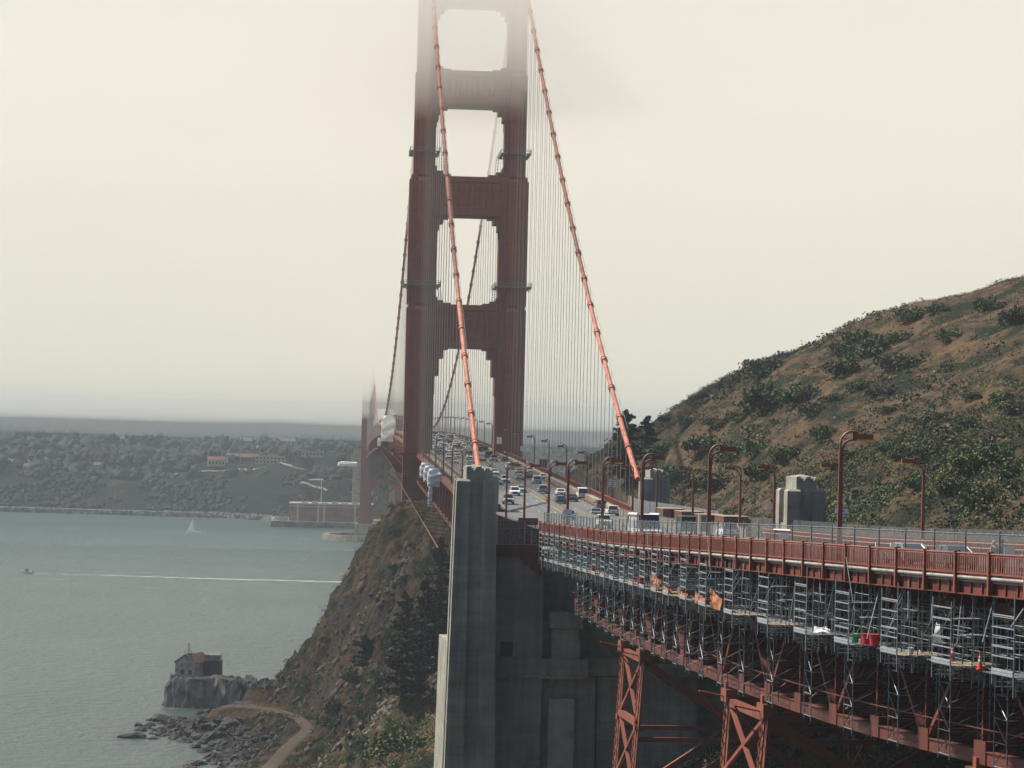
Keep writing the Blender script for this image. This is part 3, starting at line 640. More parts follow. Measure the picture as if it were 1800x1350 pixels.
def bent(l1, l2, zb):
    """braced steel tower: four legs, lattice faces"""
    T = MB(); Lc = MB(); legs = {}
    for (l, k) in ((l1, 0), (l2, 1)):
        for off in (3.0, 25.0):
            top = BOT(l) + (path(l, off)-path(l, 3.0)); top.z -= 1.6
            bot_ = Vector((top.x+(-1.6 if off < 10 else 1.6), top.y+(1.5 if k == 0 else -1.5), zb)); legs[(k, off)] = (top, bot_)
            dl = pdir(l)
            T.beam(top+Vector((0, 0, 1.6)), top, .8, .8); T.beam(top+Vector((0, 0, .5))-dl*1.1, top+Vector((0, 0, .5))+dl*1.1, 1.0, 1.0)
            # built-up column: four angles, two webs, x lacing between
            for a in (-.55, .55): T.beam(top+dl*a, bot_+dl*a, .14, .62, up=dl)
            n = max(4, int((top-bot_).length/1.05))
            for i in range(n):
                q0 = top.lerp(bot_, i/n); q1 = top.lerp(bot_, (i+1)/n)
                for s_ in (-1, 1): Lc.beam(q0+dl*.5*s_+Vector((-.3, 0, 0)), q1-dl*.5*s_+Vector((-.3, 0, 0)), .09, .05)
                if i % 6 == 0: Lc.beam(q0-dl*.5, q0+dl*.5, .7, .5)
            # walkway bracket at the head
            T.beam(top+Vector((-.4, 0, .4)), top+Vector((-2.4, 0, .8)), .4, .1); T.beam(top+Vector((-2.4, 0, .8)), top+Vector((-.4, 0, -1.6)), .12)
    n = 5
    for off in (3.0, 25.0):                                        # long faces
        (t0, b0), (t1, b1) = legs[(0, off)], legs[(1, off)]
        for i in range(n):
            a0, a1 = t0.lerp(b0, i/n), t0.lerp(b0, (i+1)/n); c0, c1 = t1.lerp(b1, i/n), t1.lerp(b1, (i+1)/n)
            T.beam(a0, c0, .5, .6); T.beam(a0, c1, .3); T.beam(c0, a1, .3)
    for k in (0, 1):                                               # cross faces
        (t0, b0), (t1, b1) = legs[(k, 3.0)], legs[(k, 25.0)]
        for i in range(2):
            a0, a1 = t0.lerp(b0, i/2), t0.lerp(b0, (i+1)/2); c0, c1 = t1.lerp(b1, i/2), t1.lerp(b1, (i+1)/2); mid = (a0+c1)/2
            T.beam(a0, c0, .5, .7) if i == 0 else None; T.beam(a0, c1, .5, .6); T.beam(c0, a1, .5, .6); T.beam(a0.lerp(a1, .5), c0.lerp(c1, .5), .35, .45)
            T.box(mid.x-1, mid.x+1, mid.y-.35, mid.y+.35, mid.z-1, mid.z+1)
    o = T.build('support_bent', ORANGE, via); Lc.build('lacing', ORANGE, o)
bent(59.5, 47.8, 24); bent(115.6, 102.2, 28); bent(172, 160, 36)

# ------------------------------------------------------------------ rails on the far side of the approach, fences
wr = empty('west_railing', (0, 0, 0), 0, 'double pipe railing with dark infill along the far side of the approach road', 'railing')
wr.name = 'pipe_railing'
r = MB()
for h in (1.08, .66): r.tube([path(l, 25.3, h) for l in np.arange(6, 228, 3.0)], .055, 6)
for l in np.arange(6, 228, 2.4): r.tube([path(l, 25.7, 0), path(l, 25.6, .7), path(l, 25.45, .98), path(l, 25.3, 1.06)], .05, 5)
r.build('pipe_rail', mat('faded_orange_paint', (.42, .17, .12), .6, .2, 1), wr)
r = MB(); pstrip(r, 25.72, 25.78, .1, 1.25, list(np.arange(6, 228, 3.0)))
for l in np.arange(6, 228, .5): r.beam(path(l, 25.70, .1), path(l, 25.70, 1.25), .05)
r.build('infill', ORANGE_D, wr)
def fencemat(name, col, a):
    m, t, b = newmat(name); b.inputs['Base Color'].default_value = (*col, 1); b.inputs['Roughness'].default_value = .6; b.inputs['Alpha'].default_value = a; return m
MESH = fencemat('woven_wire', (.17, .18, .18), .33); MESHW = fencemat('woven_wire_far', (.14, .15, .15), .40)
f1 = empty('security_fence', (0, 0, 0), 0, 'tall grey wire mesh fence just inside the orange picket railing', 'fence')
p_ = MB()
for i, l in enumerate(PS):
    p_.tube([path(l+.25, .42, .1), path(l+.25, .42, 2.45)], .055, 6)
    if l < 110: p_.tube([path(l+2.4, .42, .1), path(l+2.4, .42, 2.45)], .045, 5)
p_.tube([path(l, .42, 2.3) for l in np.arange(1, 228, 3)], .025, 4)
p_.build('fence_posts', GREY, f1)
q = MB(); ls = list(np.arange(1, 228, 3.0))
for a, b_ in zip(ls, ls[1:]): q.quad(path(a, .44, .1), path(b_, .44, .1), path(b_, .44, 2.3), path(a, .44, 2.3))
q.build('wire_mesh', MESH, f1)
q = MB(); q.beam(path(127.2, .38, 2.0), path(131.5, .38, 2.0), .07, .09); q.beam(path(172.3, .38, 2.0), path(179.8, .38, 2.0), .07, .09); q.build('cross_rail', WHITE, f1)
f2 = empty('boundary_fence', (0, 0, 0), 0, 'tall chain link fence at the foot of the hillside behind the approach road', 'fence')
p_ = MB(); q = MB(); ls = list(np.arange(-60, 228, 3.0))
for a in ls: p_.tube([path(a, 28.4, -.2), path(a, 28.4, 2.25)], .04, 4)
for a, b_ in zip(ls, ls[1:]): q.quad(path(a, 28.4, -.2), path(b_, 28.4, -.2), path(b_, 28.4, 2.2), path(a, 28.4, 2.2))
p_.build('fence_posts', GREY, f2); q.build('wire_mesh', MESHW, f2)
f3 = empty('mesh_screen', (0, 0, 0), 0, 'grey mesh screen along the far walkway in front of the right pylon', 'fence')
q = MB(); p_ = MB(); ls = list(np.arange(356, 470, 3.0))
for a, b_ in zip(ls, ls[1:]): q.quad((52.6, a, deckz(a)), (52.6, b_, deckz(b_)), (52.6, b_, deckz(b_)+2.6), (52.6, a, deckz(a)+2.6)); p_.tube([(52.6, a, deckz(a)-.2), (52.6, a, deckz(a)+2.6)], .05, 5)
q.build('wire_mesh', fencemat('fine_mesh', (.20, .20, .21), .72), f3); p_.build('fence_posts', GREY, f3)
bar = MB(); 
for a in np.arange(306, 450, 2.3): z = deckz(a); bar.box(BX+9.8, BX+10.1, a-.9, a+.9, z, z+.95); bar.box(BX+9.7, BX+10.2, a-.2, a+.2, z, z+1.1)
bar.box(BX+9.85, BX+10.05, 306, 450, 62, 63.4)
tag(bar.build('concrete_barrier', TANP), 'tan concrete barrier along the right edge of the roadway before the pylon', 'barrier')

# ------------------------------------------------------------------ street lamps
def make_lamp(name):
    e = empty(name, (0, 0, 0)); h = 8.5
    q = MB(); q.beam((0, 0, 0), (0, 0, 1.4), .34, .34); 
    for y in (-.1, .1): pass
    q.frus((-.16, .16, -.13, .13), (-.12, .12, -.1, .1), 1.4, h-1.4); q.build('pole', ORANGE, e)
    q = MB(); A = [(-.05, 0, h-1.6)]+[(-.05+.72*(1-cos(t)), 0, h-.9+.9*sin(t)) for t in np.linspace(0, pi/2, 9)]+[(.95, 0, h)]
    q.tube(A, .085, 6); B = [(.1, 0, h-1.9)]+[(.1+.6*(1-cos(t)), 0, h-1.35+.82*sin(t)) for t in np.linspace(0, pi/2, 9)]+[(.95, 0, h-.53)]
    q.tube(B, .075, 6); q.build('arm', ORANGE, e)
    q = MB(); q.box(.95, 2.05, -.2, .2, h-.50, h-.14); q.box(.72, .98, -.15, .15, h-.6, h-.02); q.box(.86, .92, -.22, .22, h-.55, h-.08); hd = q.build('lamp_head', ORANGE, e)
    q = MB(); q.frus((1.25, 1.98, -.15, .15), (1.18, 2.03, -.18, .18), h-.63, h-.501); q.build('lens', YEL, hd)
    return e
lampE = make_lamp('street_lamp')
GL = 'curved-arm street lamps lining the bridge road'
ord_ = ['first', 'second', 'third', 'fourth', 'fifth', 'sixth', 'seventh', 'eighth', 'ninth', 'tenth', 'eleventh', 'twelfth', 'thirteenth', 'fourteenth', 'fifteenth', 'sixteenth', 'seventeenth', 'eighteenth', 'nineteenth', 'twentieth', 'twenty-first', 'twenty-second', 'twenty-third', 'twenty-fourth', 'twenty-fifth', 'twenty-sixth', 'twenty-seventh', 'twenty-eighth', 'twenty-ninth', 'thirtieth', 'thirty-first', 'thirty-second', 'thirty-third', 'thirty-fourth', 'thirty-fifth', 'thirty-sixth', 'thirty-seventh', 'thirty-eighth', 'thirty-ninth', 'fortieth', 'forty-first', 'forty-second', 'forty-third', 'forty-fourth', 'forty-fifth', 'forty-sixth']
used = False; snap = snapshot(lampE)
EL = [path(l, 1.9) for l in (137.6, 97.6, 63.8, 38.1, 10.5, -10.5, -50.8, -88.3)] + [Vector((BX-13.4, y, deckz(y))) for y in list(np.arange(470, 780, 45.7))+list(np.arange(822, 2050, 45.7))]
WL = [path(l, 25.9) for l in (73.5, 41.4, 9.1, -14.8, -57.4, -98.4, -131.2)] + [Vector((BX+13.4, y, deckz(y))) for y in [488, 537, 586, 634, 681, 728, 774]+list(np.arange(822, 2050, 45.7))]
for side, LL in ((0, EL), (1, WL)):
    for i, p in enumerate(LL):
        rz = 0 if side == 0 else pi
        if side == 0: lab = f'{ord_[i]} lamp post from the front in the left row, arm reaching right over the road'
        else: lab = f'{ord_[i]} lamp post from the front in the right row, arm reaching left over the road'
        if p.y > 800: lab = f'{ord_[i]} lamp post from the front in the {"left" if side == 0 else "right"} row, far out on the main span'
        if side == 0 and i == 0: lab = 'largest lamp post, nearest the camera, tapered, arm curving to the right'
        if not used: o = lampE; o.location = p; o.rotation_euler = (0, 0, rz); used = True; o['label'] = lab; o['category'] = 'street lamp'; o['group'] = GL
        else: o = dup(lampE, p, rz, lab, GL, snap)
# ------------------------------------------------------------------ scaffolding hung below the walkway
UL = [9.0, 14.4, 19.5, 23.8, 30.0, 36.0, 41.8, 46.4, 52.5, 58.4, 64.3, 70.6, 76.0, 82.1, 88.4, 94.4, 102.4, 110.5, 119.6, 129.6, 138.6, 147.1, 155.4, 163.3, 171.3, 179, 187]
BRIGHT = mat('sunlit_scaffold_tube', (.36, .40, .43), .38, .15, 4, metal=.5)  # same tube metal, colour lightened for the sunlit outer face
TUBE = mat('shaded_scaffold_tube', (.19, .23, .245), .45, .25, 3, metal=.4)  # same tube metal, colour darkened for the shaded rows behind
PLANK = mat('scaffold_plank', (.30, .24, .16), .8, .3, 2)
ALU = mat('aluminium_board', (.38, .41, .44), .4, .1, 2, metal=.4)
def scaffold(seed):
    R = random.Random(seed); e = empty('scaffold_platform'); xs = [0, 1.25, 2.5, 3.8]; hy = 1.3; f = MB(); fr = MB()
    for x in xs:
        for y in (-hy, 0, hy):
            if x == 0 and y == 0: continue
            top = R.uniform(3.2, 4.3)
            (fr if x == 0 else f).tube([(x, y, -R.uniform(.5, 1.1)), (x, y, top)], .035, 5)
            for z in np.arange(.5, top, 1.0): (fr if x == 0 else f).tube([(x, y, z-.03), (x, y, z+.03)], .055, 5, cap=False)
    for z in (.95, 1.45, 2.45, 3.1): fr.tube([(0, -hy-.05, z), (0, hy+.05, z)], .04, 5)
    for x in xs:
        for z in R.sample([.5, 1.0, 1.5, 2.0, 2.5, 3.0], 3): f.tube([(x, -hy, z), (x, hy, z)], .028, 4)
    for y in (-hy, 0, hy):
        for z in R.sample([.5, 1.0, 1.5, 2.0, 2.5, 3.0], 3 if y else 1): f.tube([(0, y, z), (3.8, y, z)], .028, 4)
        f.tube([(0, y, -.12), (3.9, y, -.12)], .04, 4)
    for k in range(5):
        a = R.choice(xs); y = R.choice((-hy, hy)); f.tube([(a, y, R.uniform(0, .6)), (min(3.8, a+1.25), y, R.uniform(2.2, 3.6))], .026, 4)
    for k in range(3): f.tube([(R.uniform(.3, 3.4), -hy*.9, 2), (R.uniform(.3, 3.6), hy*.6, 5.2)], .026, 4)
    for k in range(14):                                            # stubs hanging under the platform
        x = R.uniform(.1, 3.8); y = R.choice((-hy, hy, 0, R.uniform(-hy, hy))); f.tube([(x, y, -.1), (x, y, -R.uniform(.5, 1.3))], .03, 4)
    for z in (-.45, -.7): f.tube([(.2, -hy, z), (3.9, -hy, z)], .028, 4); f.tube([(.2, hy, z), (3.9, hy, z)], .028, 4)
    for x in (.9, 2.4, 3.6): f.tube([(x, -hy, -.5), (x, hy, -.5)], .028, 4)
    fr.build('guard_frame', BRIGHT, e); f.build('tube_frame', TUBE, e)
    d = MB()
    for k in range(10): x = .05+k*.39; d.box(x, x+.36, -hy+R.uniform(-.1, .1), hy+R.uniform(-.1, .15), -.07, -.02)
    d.build('platform_boards', PLANK if seed % 3 == 0 else GREY, e)
    d = MB(); d.box(-.05, -.02, -hy, hy, 0, .32); d.box(-.07, -.05, -hy, hy, .18, .23); d.build('toe_board', ALU, e)
    if seed % 2:
        d = MB(); d.box(.3, 2.1, -hy-.1, -hy+.5, 2.5, 2.56); d.box(1.2, 3.0, -hy*.4, hy*.2, 1.55, 1.6); d.build('upper_board', ALU, e)
    return e
protos = [scaffold(k) for k in range(4)]; snaps = [snapshot(p) for p in protos]; usedp = set()
def ord1(k): return ord_[k]
for i, l in enumerate(reversed(UL)):
    k = i % 4; p = path(l, -.9); p.z = 62.25 + (.3 if i < 5 else 0)*(1-i/5) if l > 100 else float(np.interp(l, [9, 100], [61.2, 62.2]))
    rz = float(np.interp(l, _n, _phi)); lab = f'hanging scaffold platform with galvanised guard frame, {ord1(i)} from the right below the railing'
    if k not in usedp: o = protos[k]; usedp.add(k); o.location = p; o.rotation_euler = (0, 0, rz); tag(o, lab, 'scaffold', 'scaffold platforms hung under the viaduct walkway')
    else: o = dup(protos[k], p, rz, lab, 'scaffold platforms hung under the viaduct walkway', snaps[k]); o['category'] = 'scaffold'
def sc_tower(seed):
    R = random.Random(seed); e = empty('scaffold_tower'); f = MB(); H_ = 6.2
    for y in (-.85, .85):
        for x in (0, 2.4): f.tube([(x, y, 0), (x, y, H_)], .035, 5)
    for z in np.arange(.3, H_, 1.55):
        f.tube([(0, -.85, z), (0, .85, z)], .032, 4); f.tube([(2.4, -.85, z), (2.4, .85, z)], .03, 4)
        for y in (-.85, .85): f.tube([(0, y, z), (2.4, y, z)], .028, 4)
        a, b_ = (.85, -.85) if R.random() < .6 else (-.85, .85)
        if z < H_-1.6: f.tube([(0, a, z), (0, b_, z+1.5)], .028, 4); f.tube([(0, a, z+.3), (2.4, a, z+1.5)], .024, 4); f.tube([(2.4, b_, z), (2.4, a, z+1.5)], .024, 4)
    for y in (-1.6, 1.9): f.tube([(0, y*.4, H_-1.5), (-.4, y*1.6, H_+.6)], .028, 4); f.tube([(1, y*.4, H_-2.5), (2.9, y*1.5, H_+.2)], .028, 4)
    f.build('ladder_frame', TUBE, e); return e
T0 = sc_tower(1); s0 = snapshot(T0); first = True
for i, l in enumerate([l_+2.2 for l_ in reversed(UL) if l_ < 184][0:24]):
    p = path(l, 1.7); p.z = BOT(max(l, 12.5)).z - .3
    lab = f'galvanised scaffold ladder tower standing on the lower chord, {ord1(i)} from the right'
    rz = float(np.interp(l, _n, _phi)); hh = (61.9 if l > 100 else 61.0)-p.z
    if first: o = T0; o.location = p; o.rotation_euler = (0, 0, rz); tag(o, lab, 'scaffold', 'scaffold towers under the platforms'); first = False
    else: o = dup(T0, p, rz, lab, 'scaffold towers under the platforms', s0)
    o['category'] = 'scaffold'; o.scale = (1, 1, hh/6.2)
# continuous rear staging, between the platforms and the truss
e = empty('scaffold_staging', (0, 0, 0), 0, 'dense rear rows of scaffold tubes running the whole length behind the platforms', 'scaffold')
f = MB(); R = random.Random(5)
for off in (1.3, 2.3):
    for l in np.arange(8, 186, 1.5):
        p = path(l+R.uniform(-.2, .2), off); z0 = float(np.interp(l, [9, 100], [60.6, 61.6])); f.tube([(p.x, p.y, z0-R.uniform(0, .8)), (p.x, p.y, z0+R.uniform(2.8, 4.6))], .035, 4, cap=False)
    for dz in (0, .9, 1.8, 2.8):
        for l in np.arange(8, 182, 5.5):
            a, b_ = path(l, off), path(l+5.0, off); z0 = float(np.interp(l, [9, 100], [61.2, 62.2])); a.z = z0+dz+R.uniform(-.1, .1); b_.z = z0+dz; f.tube([a, b_], .028, 4, cap=False)
for l in np.arange(12, 184, 4.3):                                  # hangers to the deck
    a = path(l, .6, -1.1); b_ = path(l+R.uniform(-.8, .8), R.uniform(-.6, 1), 0); b_.z = a.z-R.uniform(1.5, 3.6); f.tube([a, b_], .04, 4)
f.build('tubes', TUBE, e)
f = MB()
for l in np.arange(8, 182, 3.0):
    a, b_ = path(l, .9), path(l+3, .9); c, d_ = path(l+3, 3.0), path(l, 3.0); z0 = float(np.interp(l, [9, 100], [61.1, 62.1]))
    f.add([(q.x, q.y, z0) for q in (a, b_, c, d_)]+[(q.x, q.y, z0-.06) for q in (a, b_, c, d_)], [(0, 1, 2, 3), (7, 6, 5, 4), (0, 4, 5, 1), (2, 6, 7, 3)])
f.build('staging_boards', GREY, e)
# tarps, cones and buckets on the platforms
def cloth(name, mt, pts, label, cat, group=None, nx=12, ny=8, amp=.09, th=.02):
    a, b_, c, d_ = [Vector(p) for p in pts]; mb = MB(); nrm = (b_-a).cross(d_-a).normalized()
    for s_ in (0, 1):
        for j in range(ny+1):
            for i in range(nx+1):
                u, v = i/nx, j/ny; p = a*(1-u)*(1-v)+b_*u*(1-v)+c*u*v+d_*(1-u)*v
                w_ = mnoise.noise(p*1.3)*amp*2+mnoise.noise(p*3.1)*amp; p = p+nrm*(w_+s_*th)-Vector((0, 0, abs(sin(pi*u)*v)*amp)); mb.v.append(tuple(p))
    n = nx+1; K = n*(ny+1)
    for j in range(ny):
        for i in range(nx): q = j*n+i; mb.f += [(q, q+1, q+n+1, q+n), (K+q, K+q+n, K+q+n+1, K+q+1)]; mb.m += [0, 0]
    o = mb.build(name, mt, None, True); return tag(o, label, cat, group)
TARP = mat('orange_debris_net', (.36, .13, .055), .85, .35, 3)
for i, (l, lab) in enumerate(((110, 'largest orange debris netting draped inside the scaffold, at the right end of the row'), (104, 'orange netting slumped on a platform, second from the right end of the row'), (96, 'crumpled orange netting in the middle of the scaffold row'), (89, 'low heap of orange netting left of the middle of the row'), (83, 'narrow orange netting hung upright at the left end of the row'))):
    a = path(l+1.6, -.5); b_ = path(l+1.6+3.2, -.4); z = 62.15; h = [1.5, .9, .8, .7, 1.5][i]
    cloth('debris_net', TARP, [(a.x, a.y, z), (b_.x, b_.y, z), (b_.x+.1, b_.y, z+h*.55), (a.x, a.y, z+h)], lab, 'netting', 'orange debris nets on the scaffold')
    c = path(l+2, 1.2); d_ = path(l+5, 1.2)
    cloth('debris_net', TARP, [(a.x, a.y, z+.1), (c.x, c.y, z+.1), (c.x, c.y, z+h*.8), (a.x, a.y, z+h*.7)], ['', 'second netting sheet beside the slumped one', 'second netting sheet beside the crumpled one', 'second netting sheet beside the low heap', 'second netting sheet beside the narrow upright one'][i] if i else 'second sheet of orange netting beside the largest one', 'netting', 'orange debris nets on the scaffold')
OR2 = mat('cone_orange', (.75, .07, .02), .5, .05, 3); 
def cone(name, loc, label, cat='traffic cone', s=1.0, group='traffic cones'):
    e = empty(name, loc, 0, label, cat, group); b_ = MB(); b_.box(-.2*s, .2*s, -.2*s, .2*s, 0, .05*s); b_.tube([(0, 0, .05*s), (0, 0, .95*s)], [.155*s, .035*s], 12)
    b_.build('body', OR2, e); c = MB(); c.tube([(0, 0, .45*s), (0, 0, .58*s)], [.103*s, .086*s], 12, cap=False); c.tube([(0, 0, .68*s), (0, 0, .76*s)], [.073*s, .063*s], 12, cap=False); c.build('reflective_band', WHITE, e); return e
p = path(163.3+.2, -.3); cone('traffic_cone', (p.x+.1, p.y+.5, 62.5), 'orange traffic cone behind the guard rails of the second scaffold platform from the right edge', s=.95)
p = path(163.3+3.4, -.1); cone('traffic_cone', (p.x, p.y, 62.35), 'orange traffic cone on the open boards between two scaffold platforms', s=.95)
RED = mat('red_plastic', (.62, .03, .03), .45, .05, 2); GRN = mat('green_plastic', (.03, .30, .10), .45, .05, 2)
def bucket(loc, mt, lab, s=1.0):
    e = empty('bucket', loc, 0, lab, 'bucket', 'buckets on the scaffold'); b_ = MB(); b_.tube([(0, 0, 0), (0, 0, .42*s)], [.16*s, .2*s], 12); b_.tube([(0, 0, .40*s), (0, 0, .43*s)], [.22*s, .22*s], 12); b_.build('pail', mt, e)
    h = MB(); h.tube([(.2*s*cos(a), 0, .42*s+.2*s*sin(a)) for a in np.linspace(0, pi, 8)], .012, 4); h.build('handle', GREY, e)
for (l, off, mt, lab, s) in ((147.6, -.2, GRN, 'green bucket on a white base inside a scaffold platform', 1.2), (149.0, 0, RED, 'left one of two red buckets on the scaffold boards', 1.5), (150.2, .1, RED, 'right one of two red buckets on the scaffold boards', 1.6), (77.2, -.2, RED, 'bright red drum on the far scaffold platforms, left of the orange nets', 1.6), (47.5, -.2, RED, 'small red drum near the far left end of the scaffold', 1.5), (156.8, -.1, WHITE, 'small white bucket on the scaffold boards', .9)):
    p = path(l, off); bucket((p.x, p.y, float(np.interp(l, [9, 100, 180], [61.2, 62.2, 62.4]))), mt, lab, s)
p = path(140.6, -.2); cloth('cloth_bundle', WHITE, [(p.x-.5, p.y-.4, 62.4), (p.x+.6, p.y-.4, 62.4), (p.x+.5, p.y+.5, 62.65), (p.x-.3, p.y+.4, 62.8)], 'crumpled white cloth bundle lying on the scaffold boards', 'cloth')
p = path(160.8, -.4); cloth('hanging_rag', WHITE, [(p.x, p.y, 63.2), (p.x+.5, p.y-.2, 63.3), (p.x+.35, p.y-.2, 64.4), (p.x+.2, p.y, 64.5)], 'white rag hanging from a scaffold tube', 'cloth')

# ------------------------------------------------------------------ white weatherproof wraps
WRAP = mat('white_shrink_wrap', (.88, .88, .86), .5, .03, .6, bump=.2)
def wrap(x0, x1, y0, y1, z0, z1, lab, par=True):
    e = empty('white_wrap', ((x0+x1)/2, (y0+y1)/2, z0), 0, lab, 'wrap', 'white wraps around the bridge steel'); mb = MB(); nx, nz = 6, 7; w_, l_, h_ = (x1-x0)/2, (y1-y0)/2, z1-z0
    ring = [(-1, -1), (-.3, -1.06), (.4, -1), (1, -1), (1.05, 0), (1, 1), (.2, 1.05), (-1, 1), (-1.06, .3)]
    n = len(ring)
    for j in range(nz+1):
        v = j/nz; s_ = (1-.35*max(0, v-.75)*4*.6)*(1-.15*max(0, .3-v)); sh = .25*max(0, v-.6)
        for k, (a, b_) in enumerate(ring): r = 1+.07*sin(k*5.1+j*2.3); mb.v.append((a*w_*s_*r+sh*w_, b_*l_*s_*r, v*h_))
    for j in range(nz):
        for k in range(n): a = j*n+k; c = j*n+(k+1) % n; mb.f.append((a, c, c+n, a+n)); mb.m.append(0)
    mb.f.append(tuple(range(n))[::-1]); mb.f.append(tuple(nz*n+k for k in range(n))); mb.m += [0, 0]
    mb.build('wrap_sheet', WRAP, e)
    s_ = MB()
    for z in (.3, .6): s_.tube([(a*w_*1.05, b_*l_*1.05, z*h_) for a, b_ in ring+ring[:1]], .05, 4)
    s_.build('strap', mat('strap_grey', (.4, .4, .4), .6, 0), e)
for i, y in enumerate((608, 634, 662)):
    z = deckz(y); wrap(21.6, 24.3, y-3.4, y+3.4, z-2.4, z+1.7-.2*i, ['nearest', 'middle', 'farthest'][i]+' of three white wraps lined up on the outer face of the side span')
wrap(23.2, 24.2, 646, 648, 59.0, 64.0, 'tall white wrap hanging lower down beside the truss, below the row of three')
wrap(19.5, 24.5, 1108, 1118, 76, 87, 'white wrap on the main span left of the tower')
wrap(19.9, 21.4, 1240, 1243, 74, 78, 'small thin white wrap below the deck, far left of the tower')
wrap(3, 17.5, 2100, 2112, 57.6, 61.4, 'long white wrap beside the far tower')
n_ = MB()
for y in np.arange(812, 1240, 7.62):
    z0, z1 = deckz(y)-7.4, deckz(y+7.62)-7.4; n_.quad((BX-14, y, z0-.2), (BX-14, y+7.62, z1-.2), (BX-19.4, y+7.62, z1+.9), (BX-19.4, y, z0+.9))
n_.build('net_sheet', fencemat('red_net', (.30, .07, .05), .75), bridge)

# ------------------------------------------------------------------ signs and small structures by the road
SIGNW = mat('sign_white', (.72, .72, .70), .5, .03, 1); BLK = mat('sign_black', (.02, .02, .02), .6, 0)
def sign(loc, w_, h_, lines, lab, size, rz=0, post=None, mt=None):
    e = empty('sign', loc, rz, lab, 'sign'); b_ = MB(); b_.box(-w_/2, w_/2, -.02, .02, -h_/2, h_/2); b_.build('panel', mt or SIGNW, e)
    if post: b_ = MB(); b_.box(-.04, .04, .03, .09, -post, h_/2); b_.build('sign_post', GREY, e)
    if lines:
        n = len(lines)
        for i, tx in enumerate(lines):
            cu = bpy.data.curves.new('lettering', 'FONT'); cu.body = tx; cu.size = size; cu.align_x = 'CENTER'; cu.align_y = 'CENTER'; cu.extrude = .004; cu.offset = .012
            t_ = bpy.data.objects.new('lettering', cu); C.objects.link(t_); t_.parent = e; t_.location = (0, -.026, h_/2-h_*(i+.5)/n); t_.rotation_euler = (pi/2, 0, 0); cu.materials.append(BLK); bpy.context.view_layer.update(); me = bpy.data.meshes.new_from_object(t_); o2 = bpy.data.objects.new('lettering', me); C.objects.link(o2); o2.parent = e; o2.location = t_.location; o2.rotation_euler = t_.rotation_euler; bpy.data.objects.remove(t_)
    return e
p = path(41.4, 25.9); sign((p.x+.1, p.y-.35, p.z+3.55), 1.3, 1.05, ['CHANGING', 'TIRES', 'PROHIBITED'], 'white sign reading CHANGING TIRES PROHIBITED on a lamp post', .24)
sign((BX+13.4, 487.5, deckz(487)+4.0), 1.4, 1.5, ['SLOWER', 'TRAFFIC', 'KEEP', 'RIGHT'], 'white sign reading SLOWER TRAFFIC KEEP RIGHT on a lamp post left of the right cable', .30)
sign((BX+10.5, 783.0, deckz(783)+4.6), 1.5, 2.0, None, 'plain pale sign mounted on the right leg of the near tower', .3)
sign((BX+13.5, 727.5, deckz(727)+3.8), 1.1, 1.4, None, 'small pale sign on a lamp post right of the right tower leg', .3)
p = path(-.0, 25.9); sign((p.x-.1, p.y-8.4, p.z+2.2+1.6), .75, .65, None, 'small pale square sign on the lamp post left of the stubby pylon', .2)
p = path(10.5, 1.9); sign((p.x, p.y-.3, p.z+2.6), .85, .6, None, 'small round-cornered pale sign on a front row lamp post above the median', .2)
p = path(123, 2.2); sign((p.x, p.y, p.z+1.45), .62, .6, None, 'small pale square sign standing behind the orange railing', .2, post=1.4)
p = path(176.0, 1.2); 
sign((35.9, 137.2, 67.3+1.4), .60, .60, None, 'small pale square sign behind the railing at the right edge, beside two people', .2, post=1.3)
SHED = mat('brown_container_steel', (.24, .11, .06), .7, .15, .6); SHEDR = mat('container_roof', (.28, .19, .13), .7, .1, .6)
for i, (y, lab) in enumerate(((392, 'leftmost of four brown site containers beside the road'), (371, 'second from left of four brown site containers beside the road'), (350, 'third from left of four brown site containers, with the white door frame in front'), (331, 'rightmost and widest of four brown site containers beside the road'))):
    z = deckz(y); e = empty('site_container', (50.6, y, z), 0, lab, 'container', 'brown site containers'); b_ = MB(); b_.box(-1.6, 1.5, -4, 4, 0, 2.15)
    for k in range(18): b_.box(-1.63, -1.6, -3.9+k*.44, -3.7+k*.44, .1, 2.2)
    for k in range(6): b_.box(-1.5+k*.5, -1.28+k*.5, -4.03, -4.0, .1, 2.2) if i == 3 else None
    b_.build('shell', SHED, e); b_ = MB(); b_.box(-1.68, 1.58, -4.08, 4.08, 2.15, 2.24); b_.build('roof', SHEDR, e)
    if i < 3: b_ = MB(); b_.box(-.4, .6+.3*i, -4.05, -4.003, 1.0, 2.2); b_.build('opening_shade', BLK, e)  # black panel on the end wall paints the shade of an opening
e = empty('portable_door', (48.2, 338, deckz(338)), 0, 'white door frame standing in front of the brown containers', 'door'); b_ = MB(); b_.box(-.85, -.65, -.1, .1, 0, 2.3); b_.box(.5, .62, -.1, .1, 0, 2.3); b_.box(-.65, .5, -.1, .1, 2.15, 2.3); b_.build('frame', WHITE, e); b_ = MB(); b_.box(-.5, .45, -.05, .05, .05, 2.15); b_.build('door_leaf', GREY, e)
